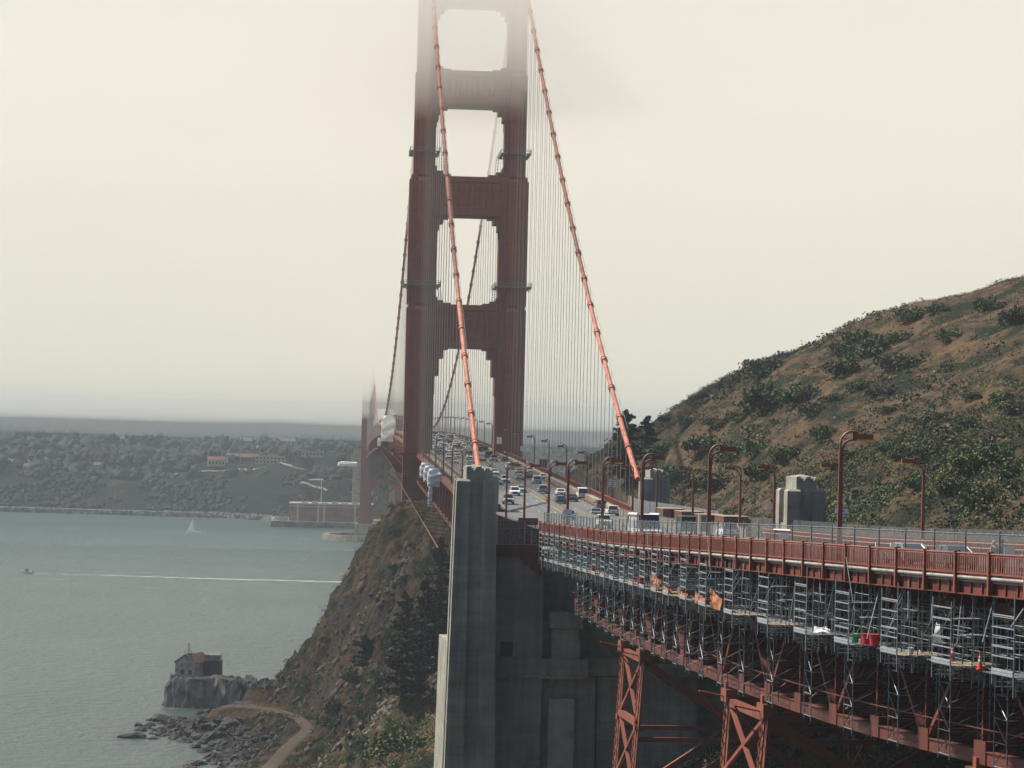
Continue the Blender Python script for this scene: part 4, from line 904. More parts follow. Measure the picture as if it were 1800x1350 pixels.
# brown board and gate structures at the left end of the railing
e = empty('brown_board', (24.0, 309.0, 63.4), 0, 'plain dark brown board on posts at the left end of the orange railing', 'board'); b_ = MB(); b_.box(-2.2, .15, -.06, .06, 1.3, 2.15); b_.box(-2.0, -1.9, -.05, .05, -.5, 1.3); b_.box(-.2, -.1, -.05, .05, -.5, 1.3); b_.build('panel', mat('brown_panel', (.16, .05, .045), .7, .1, 1), e)
e = empty('gate_fence', (0, 0, 0), 0, 'grey gated wire fence between the foreground pylon and the railing', 'fence'); b_ = MB()
for x in np.arange(18.9, 24.2, .85): b_.tube([(x, 304.5, 62.5), (x, 304.5, 65.4)], .05, 5)
for z in (64.4, 65.3): b_.beam((18.9, 304.5, z), (24.1, 304.5, z), .06)
b_.build('fence_posts', GREY, e); b_ = MB(); b_.quad((18.9, 304.52, 62.6), (24.1, 304.52, 62.6), (24.1, 304.52, 65.3), (18.9, 304.52, 65.3)); b_.build('wire_mesh', MESH, e)
b_ = MB(); b_.box(18.4, 24.2, 302.6, 303.1, 61.2, 62.6); b_.prism([(19.0, 62.6), (24.2, 62.6), (24.2, 59.0), (23.2, 59.6), (20.5, 62.0)], 302.2, 302.5); tag(b_.build('end_girder', ORANGE_D), 'dark brown end girder at the top of the anchorage wall beside the foreground pylon', 'girder')
# striped work barriers beyond the fence
for i, (l, off, lab) in enumerate(((112, 12, 'left one of two striped red and white work barrier posts'), (114, 12.6, 'right one of two striped red and white work barrier posts'))):
    p = path(l, off); e = empty('barrier_post', p, 0, lab, 'barricade', 'striped work barriers'); b_ = MB(); b_.box(-.12, .12, -.12, .12, 0, 1.1); b_.build('board', WHITE, e); b_ = MB()
    for k in range(4): b_.add([(-.13, -.13, .1+k*.26), (.13, -.13, .22+k*.26), (.13, -.13, .33+k*.26), (-.13, -.13, .21+k*.26)], [(0, 1, 2, 3)])
    b_.build('stripe', OR2, e)
for i, (l, off, lab) in enumerate(((117, 12, 'leftmost of three small cones standing on the approach road'), (119, 12.2, 'middle one of three small cones standing on the approach road'), (123, 12.2, 'rightmost of three small cones standing on the approach road'))):
    p = path(l, off); cone('traffic_cone', p, lab, s=.8)

# ------------------------------------------------------------------ vehicles
GLASS = mat('car_glass', (.015, .02, .025), .12, 0); TYRE = DARK
HL = mat('headlamp_clear', (.75, .75, .72), .15, 0); TL_ = mat('tail_lamp_red', (.45, .02, .02), .3, 0); PLASTIC = mat('black_trim', (.03, .03, .035), .5, 0)
COL = {k: mat(k+'_car_paint', c, .28, 0, spec=.6) for k, c in dict(white=(.72, .72, .70), silver=(.42, .44, .46), grey=(.16, .18, .20), dark=(.035, .04, .05), black=(.015, .015, .018), teal=(.06, .13, .16), bluegrey=(.16, .22, .28), red=(.40, .03, .03)).items()}
for k in ('silver', 'grey', 'bluegrey', 'teal'): COL[k].node_tree.nodes['Principled BSDF'].inputs['Metallic'].default_value = .4
def make_vehicle(kind, col):
    e = empty({'bike': 'motorcycle', 'rv': 'camper_van', 'jeep': 'jeep', 'pickup': 'pickup_truck', 'van': 'van', 'suv': 'suv', 'hatch': 'hatchback', 'sedan': 'sedan'}[kind]); P = COL[col]
    if kind == 'bike':
        b_ = MB(); b_.tube([(0, .9, .55), (0, .3, .85), (0, -.3, .95), (0, -.7, .75)], [.1, .2, .2, .1], 8); b_.build('body', P, e)
        for y in (-.75, .75): w_ = MB(); w_.tube([(-.07, y, .33), (.07, y, .33)], .33, 14); w_.build('wheel', TYRE, e)
        r = MB(); r.tube([(0, .15, .85), (0, .1, 1.2), (0, -.1, 1.5)], [.2, .24, .1], 8); r.tube([(0, -.1, 1.5), (0, -.12, 1.62), (0, -.12, 1.78)], [.11, .15, .08], 8)
        for s in (-1, 1): r.tube([(s*.2, 0, 1.4), (s*.35, -.25, 1.15), (s*.3, -.5, 1.05)], [.07, .06, .05], 6); r.tube([(s*.1, .15, .85), (s*.25, -.3, .7), (s*.22, -.1, .3)], [.11, .09, .06], 6)
        r.build('rider', COL['dark'], e); h = MB(); h.tube([(-.08, -.8, .9), (.08, -.8, .9)], .08, 8); h.build('headlight', HL, e); return e
    D = dict(sedan=(.90, 2.35, .30, .78, .92, 1.42, (-1.25, -.45, .95, 1.75)), hatch=(.88, 2.1, .30, .82, .98, 1.50, (-1.25, -.5, 1.3, 1.95)), suv=(.95, 2.35, .38, 1.0, 1.08, 1.75, (-1.15, -.45, 1.7, 2.25)),
             pickup=(.98, 2.8, .45, 1.12, 1.15, 1.88, (-1.2, -.5, .75, 1.05)), van=(1.0, 2.7, .38, 1.15, 1.2, 2.2, (-1.95, -1.2, 2.5, 2.65)), jeep=(.92, 2.1, .5, 1.15, 1.2, 1.85, (-.75, -.5, 1.75, 1.9)), rv=(1.25, 3.4, .45, 1.3, 1.4, 2.85, (-3.0, -2.3, 3.2, 3.4)))
    w_, L_, zb, zh, zs, zr, cb = D[kind]; (y0, y1, y2, y3) = cb
    prof = [(-L_, zb), (-L_, zb+.28), (-L_+.08, zh-.12), (-L_+.35, zh), (y0, zs), (y3, zs), (L_-.1, zs-.05 if kind != 'pickup' else zh), (L_, zs-.25), (L_, zb)]
    mb = MB(); n = len(prof)
    for x, sc, dz in ((-w_, .97, .06), (-w_*.9, 1, 0), (w_*.9, 1, 0), (w_, .97, .06)): 
        for y, z in prof: mb.v.append((x, y*sc, z-(dz if z > zb+.1 else -dz)))
    for k in range(3):
        for i in range(n): j = (i+1) % n; mb.f.append((k*n+i, k*n+j, (k+1)*n+j, (k+1)*n+i)); mb.m.append(0)
    mb.f.append(tuple(range(n))); mb.f.append(tuple(3*n+i for i in range(n))[::-1]); mb.m += [0, 0]
    tw = w_*.78 if kind not in ('van', 'rv', 'jeep') else w_*.88; sw = w_*.94                      # pillars and roof
    mb.frus((-tw, tw, y1, y2), (-tw*.93, tw*.93, y1+.15, y2-.12), zr-.06, zr)
    for (a, b_, c, d_) in ((y0, y1, 1, 0), (y3, y2, 1, 0)):
        for s in (-1, 1): mb.beam((s*sw*.97, a, zs-.02), (s*tw*.97, b_, zr-.04), .09, .09)
    for s in (-1, 1):
        ym = (y1+y2)/2; mb.beam((s*sw*.985, ym, zs-.02), (s*tw*.985, ym, zr-.04), .1, .07)
        if kind in ('van', 'rv'): mb.add([(s*sw*1.0, y1+.6, zs-.05), (s*sw*1.0, y3, zs-.05), (s*tw*1.01, y2, zr-.04), (s*tw*1.01, y1+.6, zr-.04)], [(0, 1, 2, 3), (3, 2, 1, 0)])
    if kind == 'jeep': mb.box(-.35, .35, L_+.02, L_+.22, .75, 1.3)
    bd = mb.build('body', P, e)
    g = MB(); g.add([(-sw*.97, y0, zs), (sw*.97, y0, zs), (sw*.97, y3, zs), (-sw*.97, y3, zs), (-tw*.98, y1, zr-.05), (tw*.98, y1, zr-.05), (tw*.98, y2, zr-.05), (-tw*.98, y2, zr-.05)], [(4, 5, 6, 7), (0, 1, 5, 4), (1, 2, 6, 5), (2, 3, 7, 6), (3, 0, 4, 7)])
    g.build('windows', GLASS, e)
    r = .34 if kind in ('sedan', 'hatch') else .40
    for sx in (-1, 1):
        for y in (-L_*.62, L_*.60): q = MB(); q.tube([(sx*(w_-.2), y, r), (sx*(w_+.015), y, r)], r, 14); q.tube([(sx*(w_+.012), y, r), (sx*(w_+.025), y, r)], r*.55, 10, mi=1); q.build('wheel', [TYRE, SILVER], e)
    for sx in (-1, 1):
        xa, xb = sorted((sx*w_*.58, sx*w_*.93)); q = MB(); q.box(xa, xb, -L_-.015, -L_+.1, zh-.32, zh-.14); q.build('headlight', HL, e)
        q = MB(); q.box(xa+.03, xb+.0, L_-.06, L_+.02, zs-.30, zs-.12); q.build('tail_light', TL_, e)
        q = MB(); q.box(min(sx*w_, sx*(w_+.2)), max(sx*w_, sx*(w_+.2)), y0+.1, y0+.2, zs+.0, zs+.14); q.build('wing_mirror', P, e)
    q = MB(); q.box(-w_*.5, w_*.5, -L_-.02, -L_+.05, zb+.12, zh-.16); q.box(-w_*.85, w_*.85, -L_-.03, -L_+.02, zb-.02, zb+.12); q.box(-w_*.85, w_*.85, L_-.02, L_+.03, zb-.02, zb+.16); q.box(-.26, .26, L_+.0, L_+.025, zs-.42, zs-.28); q.build('grille_and_bumper', PLASTIC, e)
    if kind == 'van': q = MB(); q.box(-.75, -.08, L_-.02, L_+.02, 1.35, 1.85); q.box(.08, .75, L_-.02, L_+.02, 1.35, 1.85); q.build('rear_window', GLASS, e)
    if kind == 'rv':
        q = MB(); q.tube([(-1.1, 3.3, 2.8), (-1.1, -2.4, 2.8)], .16, 8); q.tube([(1.1, 3.3, 2.8), (1.1, -2.4, 2.8)], .16, 8); q.build('roof_edge', P, e)
    if kind == 'pickup': q = MB(); q.box(-w_*.8, w_*.8, y3+.15, L_-.2, zs-.04, zs+.003); q.build('load_bed', PLASTIC, e)
    return e
VP = {}
KN = dict(sedan='saloon car', suv='sport utility vehicle', pickup='pickup truck', van='panel van', hatch='hatchback', jeep='boxy off-roader', rv='camper van', bike='motorcycle')
def vehicle(kind, col, x, y, oncoming, lab):
    z = deckz(y)+.0
    if y < 305: 
        ls_ = np.arange(0, 230, .5); dd = [abs(path(l, 0).y + sin(float(np.interp(l, _n, _phi)))*(x-path(l, 0).x) - y) for l in ls_]; l = float(ls_[int(np.argmin(dd))]); z = path(l, 0).z; ph = float(np.interp(l, _n, _phi))
    else: ph = 0
    sl = math.atan2(deckz(y+2)-deckz(y-2), 4); rz = ph + (0 if oncoming else pi)
    if (kind, col) not in VP:
        e = make_vehicle(kind, col); VP[(kind, col)] = (e, snapshot(e)); o = e
    else: o = dup(VP[(kind, col)][0], None, None, None, None, VP[(kind, col)][1])
    o.location = (x, y, z+.0); o.rotation_euler = (sl if oncoming else -sl, 0, rz)
    tag(o, lab, 'motorcycle' if kind == 'bike' else 'car' if kind in ('sedan', 'suv', 'hatch', 'jeep') else 'van' if kind in ('van', 'rv') else 'truck', 'vehicles on the bridge')
CARS = [(31.8, 478.3, 'pickup', 'silver', 1, 'silver pickup truck coming towards the camera just right of the foreground pylon'), (35.5, 514.7, 'suv', 'white', 1, 'boxy white oncoming car behind and right of the silver pickup truck'),
 (38.0, 531.2, 'sedan', 'silver', 1, 'silver oncoming car beside the median barrier, right of the boxy white car'), (37.6, 576.6, 'suv', 'white', 1, 'white oncoming SUV beside the crown of the foreground pylon'), (35.2, 566.3, 'sedan', 'bluegrey', 1, 'blue-grey oncoming car half hidden by the small block of the pylon'),
 (42.0, 594.7, 'sedan', 'silver', 0, 'silver car driving away against the median, third row from the silver hatch'), (44.7, 603.0, 'sedan', 'black', 0, 'black low car driving away behind a lamp head'), (44.6, 577.1, 'suv', 'white', 0, 'white SUV driving away in the middle lane, just before the black car'), (48.0, 601.7, 'sedan', 'white', 0, 'white car driving away in the right lane beside the black car'),
 (48.0, 641.3, 'sedan', 'white', 0, 'white car driving away in the right lane, second white one from the van'), (42.0, 527.6, 'suv', 'silver', 0, 'silver SUV driving away beside the median barrier'), (44.9, 519.0, 'sedan', 'white', 0, 'white car driving away between the silver SUV and the white van'), (42.0, 484.7, 'hatch', 'teal', 0, 'dark teal hatchback driving away beside the median barrier'),
 (45.1, 495.0, 'sedan', 'dark', 0, 'dark car driving away between the teal hatchback and the white van'), (48.0, 505.9, 'van', 'white', 0, 'white panel van driving away in the right lane'), (47.6, 466.2, 'suv', 'grey', 0, 'grey SUV driving away in front of the white SUV near the right pylon'), (42.6, 425.6, 'sedan', 'silver', 0, 'silver car with red tail lights just beyond the wire fence'),
 (46.4, 435.5, 'suv', 'white', 0, 'white SUV driving away in the right lane close to the right pylon'), (43.6, 377.1, 'suv', 'black', 0, 'black SUV just beyond the top of the wire fence, right of the white SUV'), (36.2, 350.0, 'jeep', 'white', 1, 'white boxy off-roader facing the camera behind the wire fence'), (36.0, 399.9, 'sedan', 'teal', 1, 'teal car whose roof shows just above the wire fence'),
 (44.4, 665.7, 'suv', 'white', 0, 'white SUV driving away beside the hanging end of the left cable'), (47.4, 684.7, 'sedan', 'silver', 0, 'silver car driving away in the right lane level with the white SUV near the cable'), (44.8, 635.2, 'sedan', 'silver', 0, 'silver estate car driving away in the middle lane behind a white car'), (44.2, 728.4, 'pickup', 'silver', 0, 'silver pickup truck driving away just before the near tower'),
 (47.4, 730.2, 'sedan', 'dark', 0, 'dark grey car beside the silver pickup truck before the near tower'), (44.2, 753.3, 'van', 'dark', 0, 'dark van driving away left of the silver pickup truck'), (41.9, 698.4, 'bike', 'red', 0, 'red motorcycle riding away between the lanes right of the left cable'), (38.4, 646.7, 'bike', 'white', 1, 'white motorcycle coming towards the camera behind the pylon crown'),
 (38.2, 625.4, 'sedan', 'white', 1, 'white oncoming car just above the pylon crown'), (36.8, 723.4, 'bike', 'dark', 1, 'dark motorcycle with headlight left of the left cable'), (32.6, 762.4, 'sedan', 'dark', 1, 'dark oncoming car with bright headlamps between two left lamp posts'), (36.1, 780.8, 'sedan', 'white', 1, 'white oncoming car at the foot of the near tower'),
 (35.4, 681.4, 'sedan', 'dark', 1, 'dark oncoming car left of the left cable near its lower end'), (32.2, 646.0, 'sedan', 'white', 1, 'white oncoming car in the left kerb lane above the pylon'),
 (32.1, 738.0, 'suv', 'white', 1, 'white oncoming SUV in the kerb lane just before the left tower leg'), (35.2, 751.0, 'sedan', 'silver', 1, 'silver oncoming car in the middle lane just before the near tower'), (38.2, 742.0, 'suv', 'white', 1, 'white oncoming SUV against the median just before the near tower'), (38.0, 768.0, 'sedan', 'grey', 1, 'grey oncoming car against the median passing the near tower'), (32.1, 704.0, 'sedan', 'silver', 1, 'silver oncoming car in the kerb lane between two left lamp posts'),
 (31.4, 263.0, 'rv', 'white', 1, 'large white camper van with rounded roof behind the wire fence'), (44.5, 293.9, 'suv', 'white', 0, 'white SUV parked behind the fence in front of the brown containers'), (43.0, 318.0, 'van', 'grey', 0, 'grey van behind the fence left of the parked white SUV'), (36.4, 164.5, 'sedan', 'silver', 0, 'silver car whose roof shows over the railing near the right edge'), (37.6, 157.5, 'sedan', 'grey', 0, 'grey car roof over the railing close to the two people'), (41.5, 150.0, 'suv', 'grey', 0, 'grey car behind the two people at the right edge')]
for k in CARS: vehicle(k[2], k[3], k[0], k[1], k[4], k[5])
R = random.Random(11); cols = ['white', 'white', 'silver', 'silver', 'dark', 'grey', 'black', 'bluegrey']; kinds = ['sedan', 'suv', 'sedan', 'suv', 'hatch', 'sedan', 'van']
for li, (x, nm) in enumerate(((32.0, 'kerb'), (35.3, 'middle'), (38.2, 'inner'))):
    y = 800+li*4; k = 0
    while y < 1330:
        c = R.choice(cols); kd = R.choice(kinds)
        if kd in ('van', 'hatch') and c not in ('white', 'grey'): kd = 'suv'
        if kd == 'hatch': kd = 'sedan'
        vehicle(kd, c, x+R.uniform(-.2, .2), y, 1, f'{c} {KN[kd].replace("sport utility vehicle", "SUV")} in the oncoming {nm} lane, {ord_[k]} beyond the near tower'); k += 1
        y += R.uniform(8, 12.5) if y < 1080 else R.uniform(17, 28)
for li, (x, nm) in enumerate(((41.9, 'inner'), (44.8, 'middle'), (47.7, 'kerb'))):
    y = 812+li*9; k = 0
    while y < 1300:
        c = R.choice(cols); kd = R.choice(['sedan', 'suv'])
        vehicle(kd, c, x+R.uniform(-.2, .2), y, 0, f'{c} {KN[kd].replace("sport utility vehicle", "SUV")} driving away in the {nm} lane, {ord_[k]} beyond the near tower'); k += 1; y += R.uniform(16, 42)

# ------------------------------------------------------------------ people
SKIN = mat('skin', (.45, .27, .20), .6, 0); HAIRD = mat('dark_hair', (.025, .018, .015), .6, 0); HAIRB = mat('blond_hair', (.45, .30, .12), .6, 0)
def person(loc, rz, lab, top, hair, long=False, lean=0.0, h=1.72):
    e = empty('person', loc, rz, lab, 'person'); sc = h/1.72
    V = [(0, 0, .98), (0, -.01, 1.15), (0, 0, 1.36), (0, .005, 1.47), (0, -.01, 1.56), (0, -.015, 1.66), (-.17, 0, 1.40), (-.24, .02, 1.14), (-.20, -.16, .98), (.17, 0, 1.40), (.24, .02, 1.14), (.20, -.16, .98), (-.09, 0, .90), (-.10, -.02, .50), (-.10, .02, .09), (-.10, -.13, .04), (.09, 0, .90), (.11, .05, .50), (.11, .1, .09), (.11, -.05, .04), (-.2, -.24, .95), (.2, -.24, .95)]
    Ed = [(0, 1), (1, 2), (2, 3), (3, 4), (4, 5), (2, 6), (6, 7), (7, 8), (2, 9), (9, 10), (10, 11), (0, 12), (12, 13), (13, 14), (14, 15), (0, 16), (16, 17), (17, 18), (18, 19), (8, 20), (11, 21)]
    Rr = [.15, .13, .15, .055, .085, .085, .065, .05, .035, .065, .05, .035, .10, .07, .045, .035, .10, .07, .045, .035, .03, .03]
    me = bpy.data.meshes.new('body'); me.from_pydata([(x*sc, y*sc-lean*z*.1, z*sc) for x, y, z in V], Ed, []); o = bpy.data.objects.new('body', me); C.objects.link(o); o.parent = e
    md = o.modifiers.new('skin', 'SKIN'); 
    for i, r in enumerate(Rr): me.skin_vertices[0].data[i].radius = (r*sc, r*sc*.8); me.skin_vertices[0].data[i].use_root = (i == 0)
    sb = o.modifiers.new('sub', 'SUBSURF'); sb.levels = 1; sb.render_levels = 1; me.materials.append(SKIN)
    t = MB(); ring = 14                                            # jacket and trousers follow the body
    def tubes(mb, pts, r): mb.tube([(x*sc, y*sc, z*sc) for x, y, z in pts], [q*sc for q in r], ring)
    tubes(t, [(0, 0, .88), (0, 0, 1.0), (0, 0, 1.2), (0, 0, 1.36), (0, 0, 1.44), (0, 0, 1.49)], [.17, .18, .165, .185, .12, .07])
    for s in (-1, 1): tubes(t, [(s*.15, 0, 1.41), (s*.25, .02, 1.14), (s*.205, -.15, .99)], [.085, .068, .05])
    t.build('jacket', top, e)
    t = MB(); 
    for s, a in ((-1, 0), (1, .05)): tubes(t, [(s*.09, 0, .93), (s*.10, a-.01, .5), (s*.105, a*2, .1)], [.12, .085, .06])
    t.build('trousers', mat('dark_trousers', (.03, .035, .05), .8, 0), e)
    hmesh = MB(); tubes(hmesh, [(0, .01, 1.56), (0, .02, 1.63), (0, .02, 1.71), (0, .02, 1.755)], [.09, .108, .095, .03])
    if long: tubes(hmesh, [(0, .07, 1.66), (0, .10, 1.5), (0, .11, 1.30)], [.07, .08, .04])
    hmesh.build('hair', hair, e); return e
NAVY = mat('navy_jacket', (.02, .03, .05), .8, 0); TANJ = mat('tan_jacket', (.35, .28, .2), .8, 0); GRJ = mat('grey_green_jacket', (.16, .18, .14), .8, 0); WHJ = mat('white_shirt', (.7, .7, .68), .8, 0); BLJ = mat('black_jacket', (.02, .02, .022), .8, 0)
PH = .18
def wp(l, off): p = path(l, off); return (p.x, p.y, p.z+.12)
p = path(170.6, 1.0); person(wp(167.0, .9), PH+pi-.3, 'person in dark navy jacket leaning at the railing near the right edge', NAVY, HAIRD, h=1.92)
person(wp(165.9, .95), PH+.4, 'blond person with long hair beside the person in the navy jacket', TANJ, HAIRB, True, h=1.82)
for i, (x, y, j, lab) in enumerate(((50.6, 611, GRJ, 'left one of two walkers in grey-green jackets on the right sidewalk'), (51.3, 604, GRJ, 'right one of two walkers in grey-green jackets on the right sidewalk'), (50.7, 690, WHJ, 'person in white top by the small brown cabin on the right sidewalk'), (50.9, 700, BLJ, 'person in black beside the person in the white top'), (50.5, 778, WHJ, 'person in white walking below the right leg of the near tower'), (51.2, 574, BLJ, 'dark-clothed person walking on the right sidewalk nearest the white van'), (25.9, 560, BLJ, 'person in black walking on the left sidewalk behind the pylon'))):
    person((x, y, deckz(y)+.12), i*1.3, lab, j, HAIRD)
e = empty('cabin', (53.2, 668, deckz(668)), 0, 'small brown cabin on the right sidewalk near the tower', 'cabin'); b_ = MB(); b_.box(-1, 1, -1.2, 1.2, 0, 2.6); b_.build('shell', mat('brown_cabin', (.16, .06, .045), .7, .1, 1), e); b_ = MB(); b_.box(-1.1, 1.1, -1.3, 1.3, 2.6, 2.72); b_.build('roof', ORANGE_D, e)
# ------------------------------------------------------------------ vegetation
def leafmat(name, c1, c2, trans=.0):
    m, t, b = newmat(name); N = t.nodes; L = t.links; b.inputs['Roughness'].default_value = .8; b.inputs['Specular IOR Level'].default_value = .2
    geo = N.new('ShaderNodeNewGeometry'); oi = N.new('ShaderNodeObjectInfo'); nz = N.new('ShaderNodeTexNoise'); nz.inputs['Scale'].default_value = .35; nz.inputs['Detail'].default_value = 5
    L.new(geo.outputs['Position'], nz.inputs['Vector']); ad = N.new('ShaderNodeMath'); ad.operation = 'MULTIPLY_ADD'; L.new(geo.outputs['Random Per Island'], ad.inputs[0]); ad.inputs[1].default_value = .55; L.new(nz.outputs[0], ad.inputs[2])
    r = N.new('ShaderNodeValToRGB'); r.color_ramp.elements[0].color = (*c1, 1); r.color_ramp.elements[1].color = (*c2, 1); r.color_ramp.elements[0].position = .45; r.color_ramp.elements[1].position = 1.1 if False else 1.0
    L.new(ad.outputs[0], r.inputs[0]); h = N.new('ShaderNodeHueSaturation'); L.new(r.outputs[0], h.inputs['Color'])
    mr = N.new('ShaderNodeMapRange'); mr.inputs[3].default_value = .7; mr.inputs[4].default_value = 1.35; L.new(oi.outputs['Random'], mr.inputs[0]); L.new(mr.outputs[0], h.inputs['Value'])
    m2 = N.new('ShaderNodeMapRange'); m2.inputs[3].default_value = .475; m2.inputs[4].default_value = .525; L.new(oi.outputs['Random'], m2.inputs[0]); L.new(m2.outputs[0], h.inputs['Hue'])
    L.new(h.outputs[0], b.inputs['Base Color']); return m
LEAF = leafmat('shrub_leaves', (.022, .038, .014), (.085, .115, .045)); LEAFD = leafmat('dark_conifer_leaves', (.008, .014, .010), (.030, .042, .024)); SCR = leafmat('scrub_leaves', (.034, .04, .02), (.11, .115, .055))
DRY = leafmat('dry_scrub', (.07, .045, .028), (.17, .115, .06)); BRIGHTG = leafmat('pale_green_leaves', (.05, .08, .02), (.13, .17, .05)); WOOD = mat('bark', (.09, .065, .05), .9, .3, 2)
DARKS = leafmat('dark_scrub', (.022, .020, .018), (.055, .05, .04))
def leaves(name, P, S, mats, parent=None, flat=0.0, mi=None, nr=None):
    """one quad per point of P (n,3), size S (n,), random tilt; flat=1 keeps them level"""
    n = len(P); r = nr or rng
    a = r.normal(size=(n, 3)); a[:, 2] *= (1-flat); a /= np.linalg.norm(a, axis=1)[:, None]+1e-9
    b = r.normal(size=(n, 3)); b[:, 2] *= (1-flat); b -= (a*b).sum(1)[:, None]*a; b /= np.linalg.norm(b, axis=1)[:, None]+1e-9
    s = S[:, None]; k = r.uniform(.55, 1.0, (n, 1))
    V = np.stack([P-a*s-b*s*k*.5, P+a*s*.3-b*s*k, P+a*s+b*s*k*.4, P-a*s*.2+b*s*k], 1).reshape(-1, 3)
    me = bpy.data.meshes.new(name); me.vertices.add(4*n); me.vertices.foreach_set('co', V.ravel()); me.loops.add(4*n); me.loops.foreach_set('vertex_index', np.arange(4*n))
    me.polygons.add(n); me.polygons.foreach_set('loop_start', np.arange(0, 4*n, 4)); me.polygons.foreach_set('loop_total', np.full(n, 4))
    mats = mats if isinstance(mats, (list, tuple)) else [mats]
    for m_ in mats: me.materials.append(m_)
    if mi is not None: me.polygons.foreach_set('material_index', mi)
    me.update(calc_edges=True); o = bpy.data.objects.new(name, me); C.objects.link(o)
    if parent: o.parent = parent
    return o
def crown_pts(n, lobes, r):
    out = []
    for k in range(n):
        cx, cy_, cz, rr, fz = lobes[r.integers(len(lobes))]; d = r.normal(size=3); d /= np.linalg.norm(d)
        q = rr*(r.uniform(.72, 1.05) if r.random() < .8 else r.uniform(.3, .8)); q *= 1+.18*sin(d[0]*7+cx*3)*cos(d[2]*6+cy_*5)
        out.append((cx+d[0]*q, cy_+d[1]*q, cz+d[2]*q*fz))
    P = np.array(out); return P[P[:, 2] > -.15]
def make_bush(seed, mt):
    r = np.random.default_rng(seed); lobes = [(0, 0, .32, .62, .8)]
    for k in range(8): a = r.uniform(0, 2*pi); q = r.uniform(.35, .75); lobes.append((q*cos(a), q*sin(a), r.uniform(.12, .45), r.uniform(.24, .42), .85))
    e = empty('shrub'); P = crown_pts(1500, lobes, r); leaves('crown', P, r.uniform(.035, .075, len(P)), mt, e, nr=r)
    w = MB()
    for k in range(5): a = r.uniform(0, 6.28); w.tube([(0, 0, -.25), (.2*cos(a), .2*sin(a), .2), (.5*cos(a), .5*sin(a), .5)], [.05, .03, .012], 5)
    w.build('trunk', WOOD, e); return e
BP = [make_bush(s, m_) for s, m_ in ((1, LEAF), (2, LEAF), (3, LEAF), (4, BRIGHTG), (5, SCR), (6, DARKS))]; BS = [snapshot(b_) for b_ in BP]; BU = set()
def bush(x, y, s, kind, lab, group, sz=1.0, sink=.1, rz=None, z=None):
    z = float(ht(np.array([x]), np.array([y]))[0]) if z is None else z; rz = (x*7.3) % 6.28
    if kind not in BU: o = BP[kind]; BU.add(kind)
    else: o = dup(BP[kind], None, None, None, None, BS[kind])
    o.location = (x, y, z-sink*s); o.rotation_euler = (0, 0, rz); o.scale = (s, s, s*sz); return tag(o, lab, 'shrub', group)
WBS = [(87.5, 531.4, 4.3), (82.9, 502.6, 4.6), (87.4, 490.7, 3.7), (95.1, 488.8, 2.9), (88.7, 486.0, 2.4), (103.0, 515.4, 2.8), (105.3, 504.1, 3.0), (101.1, 496.9, 3.2), (100.7, 466.8, 3.0), (109.3, 502.0, 2.2), (99.5, 511.7, 2.5), (93.3, 463.4, 2.0), (89.1, 462.4, 1.5), (83.6, 454.6, 2.0), (95.0, 451.8, 2.0), (114.1, 516.7, 2.8), (118.6, 511.0, 2.2), (124.0, 491.9, 2.7), (111.5, 471.2, 2.0), (122.5, 467.2, 3.0), (92.8, 436.1, 1.4), (66.9, 532.1, 3.5), (73.5, 579.7, 1.5), (73.2, 537.1, 1.8), (74.9, 511.7, 2.2), (78.3, 504.8, 2.2), (71.8, 505.1, 3.3), (73.9, 482.2, 3.1), (74.5, 456.5, 2.5), (93.5, 413.5, 1.6), (96.2, 411.3, 1.3), (95.0, 389.4, 1.7), (102.1, 396.9, 1.7), (101.9, 385.9, 1.7), (101.3, 411.0, 1.3), (84.2, 387.2, 1.9), (87.7, 380.0, 2.5), (83.8, 393.5, 1.3), (80.2, 328.3, 2.5), (83.3, 326.1, 2.1), (83.5, 315.7, 2.1), (75.9, 334.8, 1.8), (77.7, 323.9, 2.1), (75.8, 299.1, 2.3), (76.8, 290.0, 1.6), (77.7, 364.3, 1.6), (80.6, 403.5, 2.2), (77.9, 403.5, 1.8), (76.5, 441.8, 2.4), (72.6, 441.4, 2.4), (82.7, 438.9, 1.9), (66.1, 503.5, 3.3), (67.7, 486.9, 3.2), (67.4, 455.9, 3.0), (81.1, 574.7, 1.4), (85.8, 574.4, 1.5)]
yaws = [(x/y) for x, y, _ in WBS]
order = sorted(range(len(WBS)), key=lambda i: yaws[i]); rank = {i: k for k, i in enumerate(order)}
for i, (x, y, s) in enumerate(WBS):
    kd = [0, 1, 2, 0, 4, 2, 1, 0, 3, 2][i % 10] if s < 2.6 else [0, 1, 2][i % 3]
    kd = 0 if i == 0 and not BU else kd
    szn = 'large' if s > 2.9 else 'medium' if s > 1.9 else 'small'
    where = 'on the skyline ridge' if i in (0, 15, 16, 17, 22, 54, 55) else 'on the upper hillside' if y > 455 and x > 80 else 'on the lower hillside' if y > 330 else 'near the boundary fence'
    bush(x, y, s*1.45, kd, f'{szn} green shrub {where}, {ord_[rank[i]] if rank[i] < 46 else "one of the last"} counting from the left' if rank[i] < 46 else f'{szn} green shrub {where}, {ord_[55-rank[i]]} counting from the right edge', 'shrubs on the right hillside', .95)
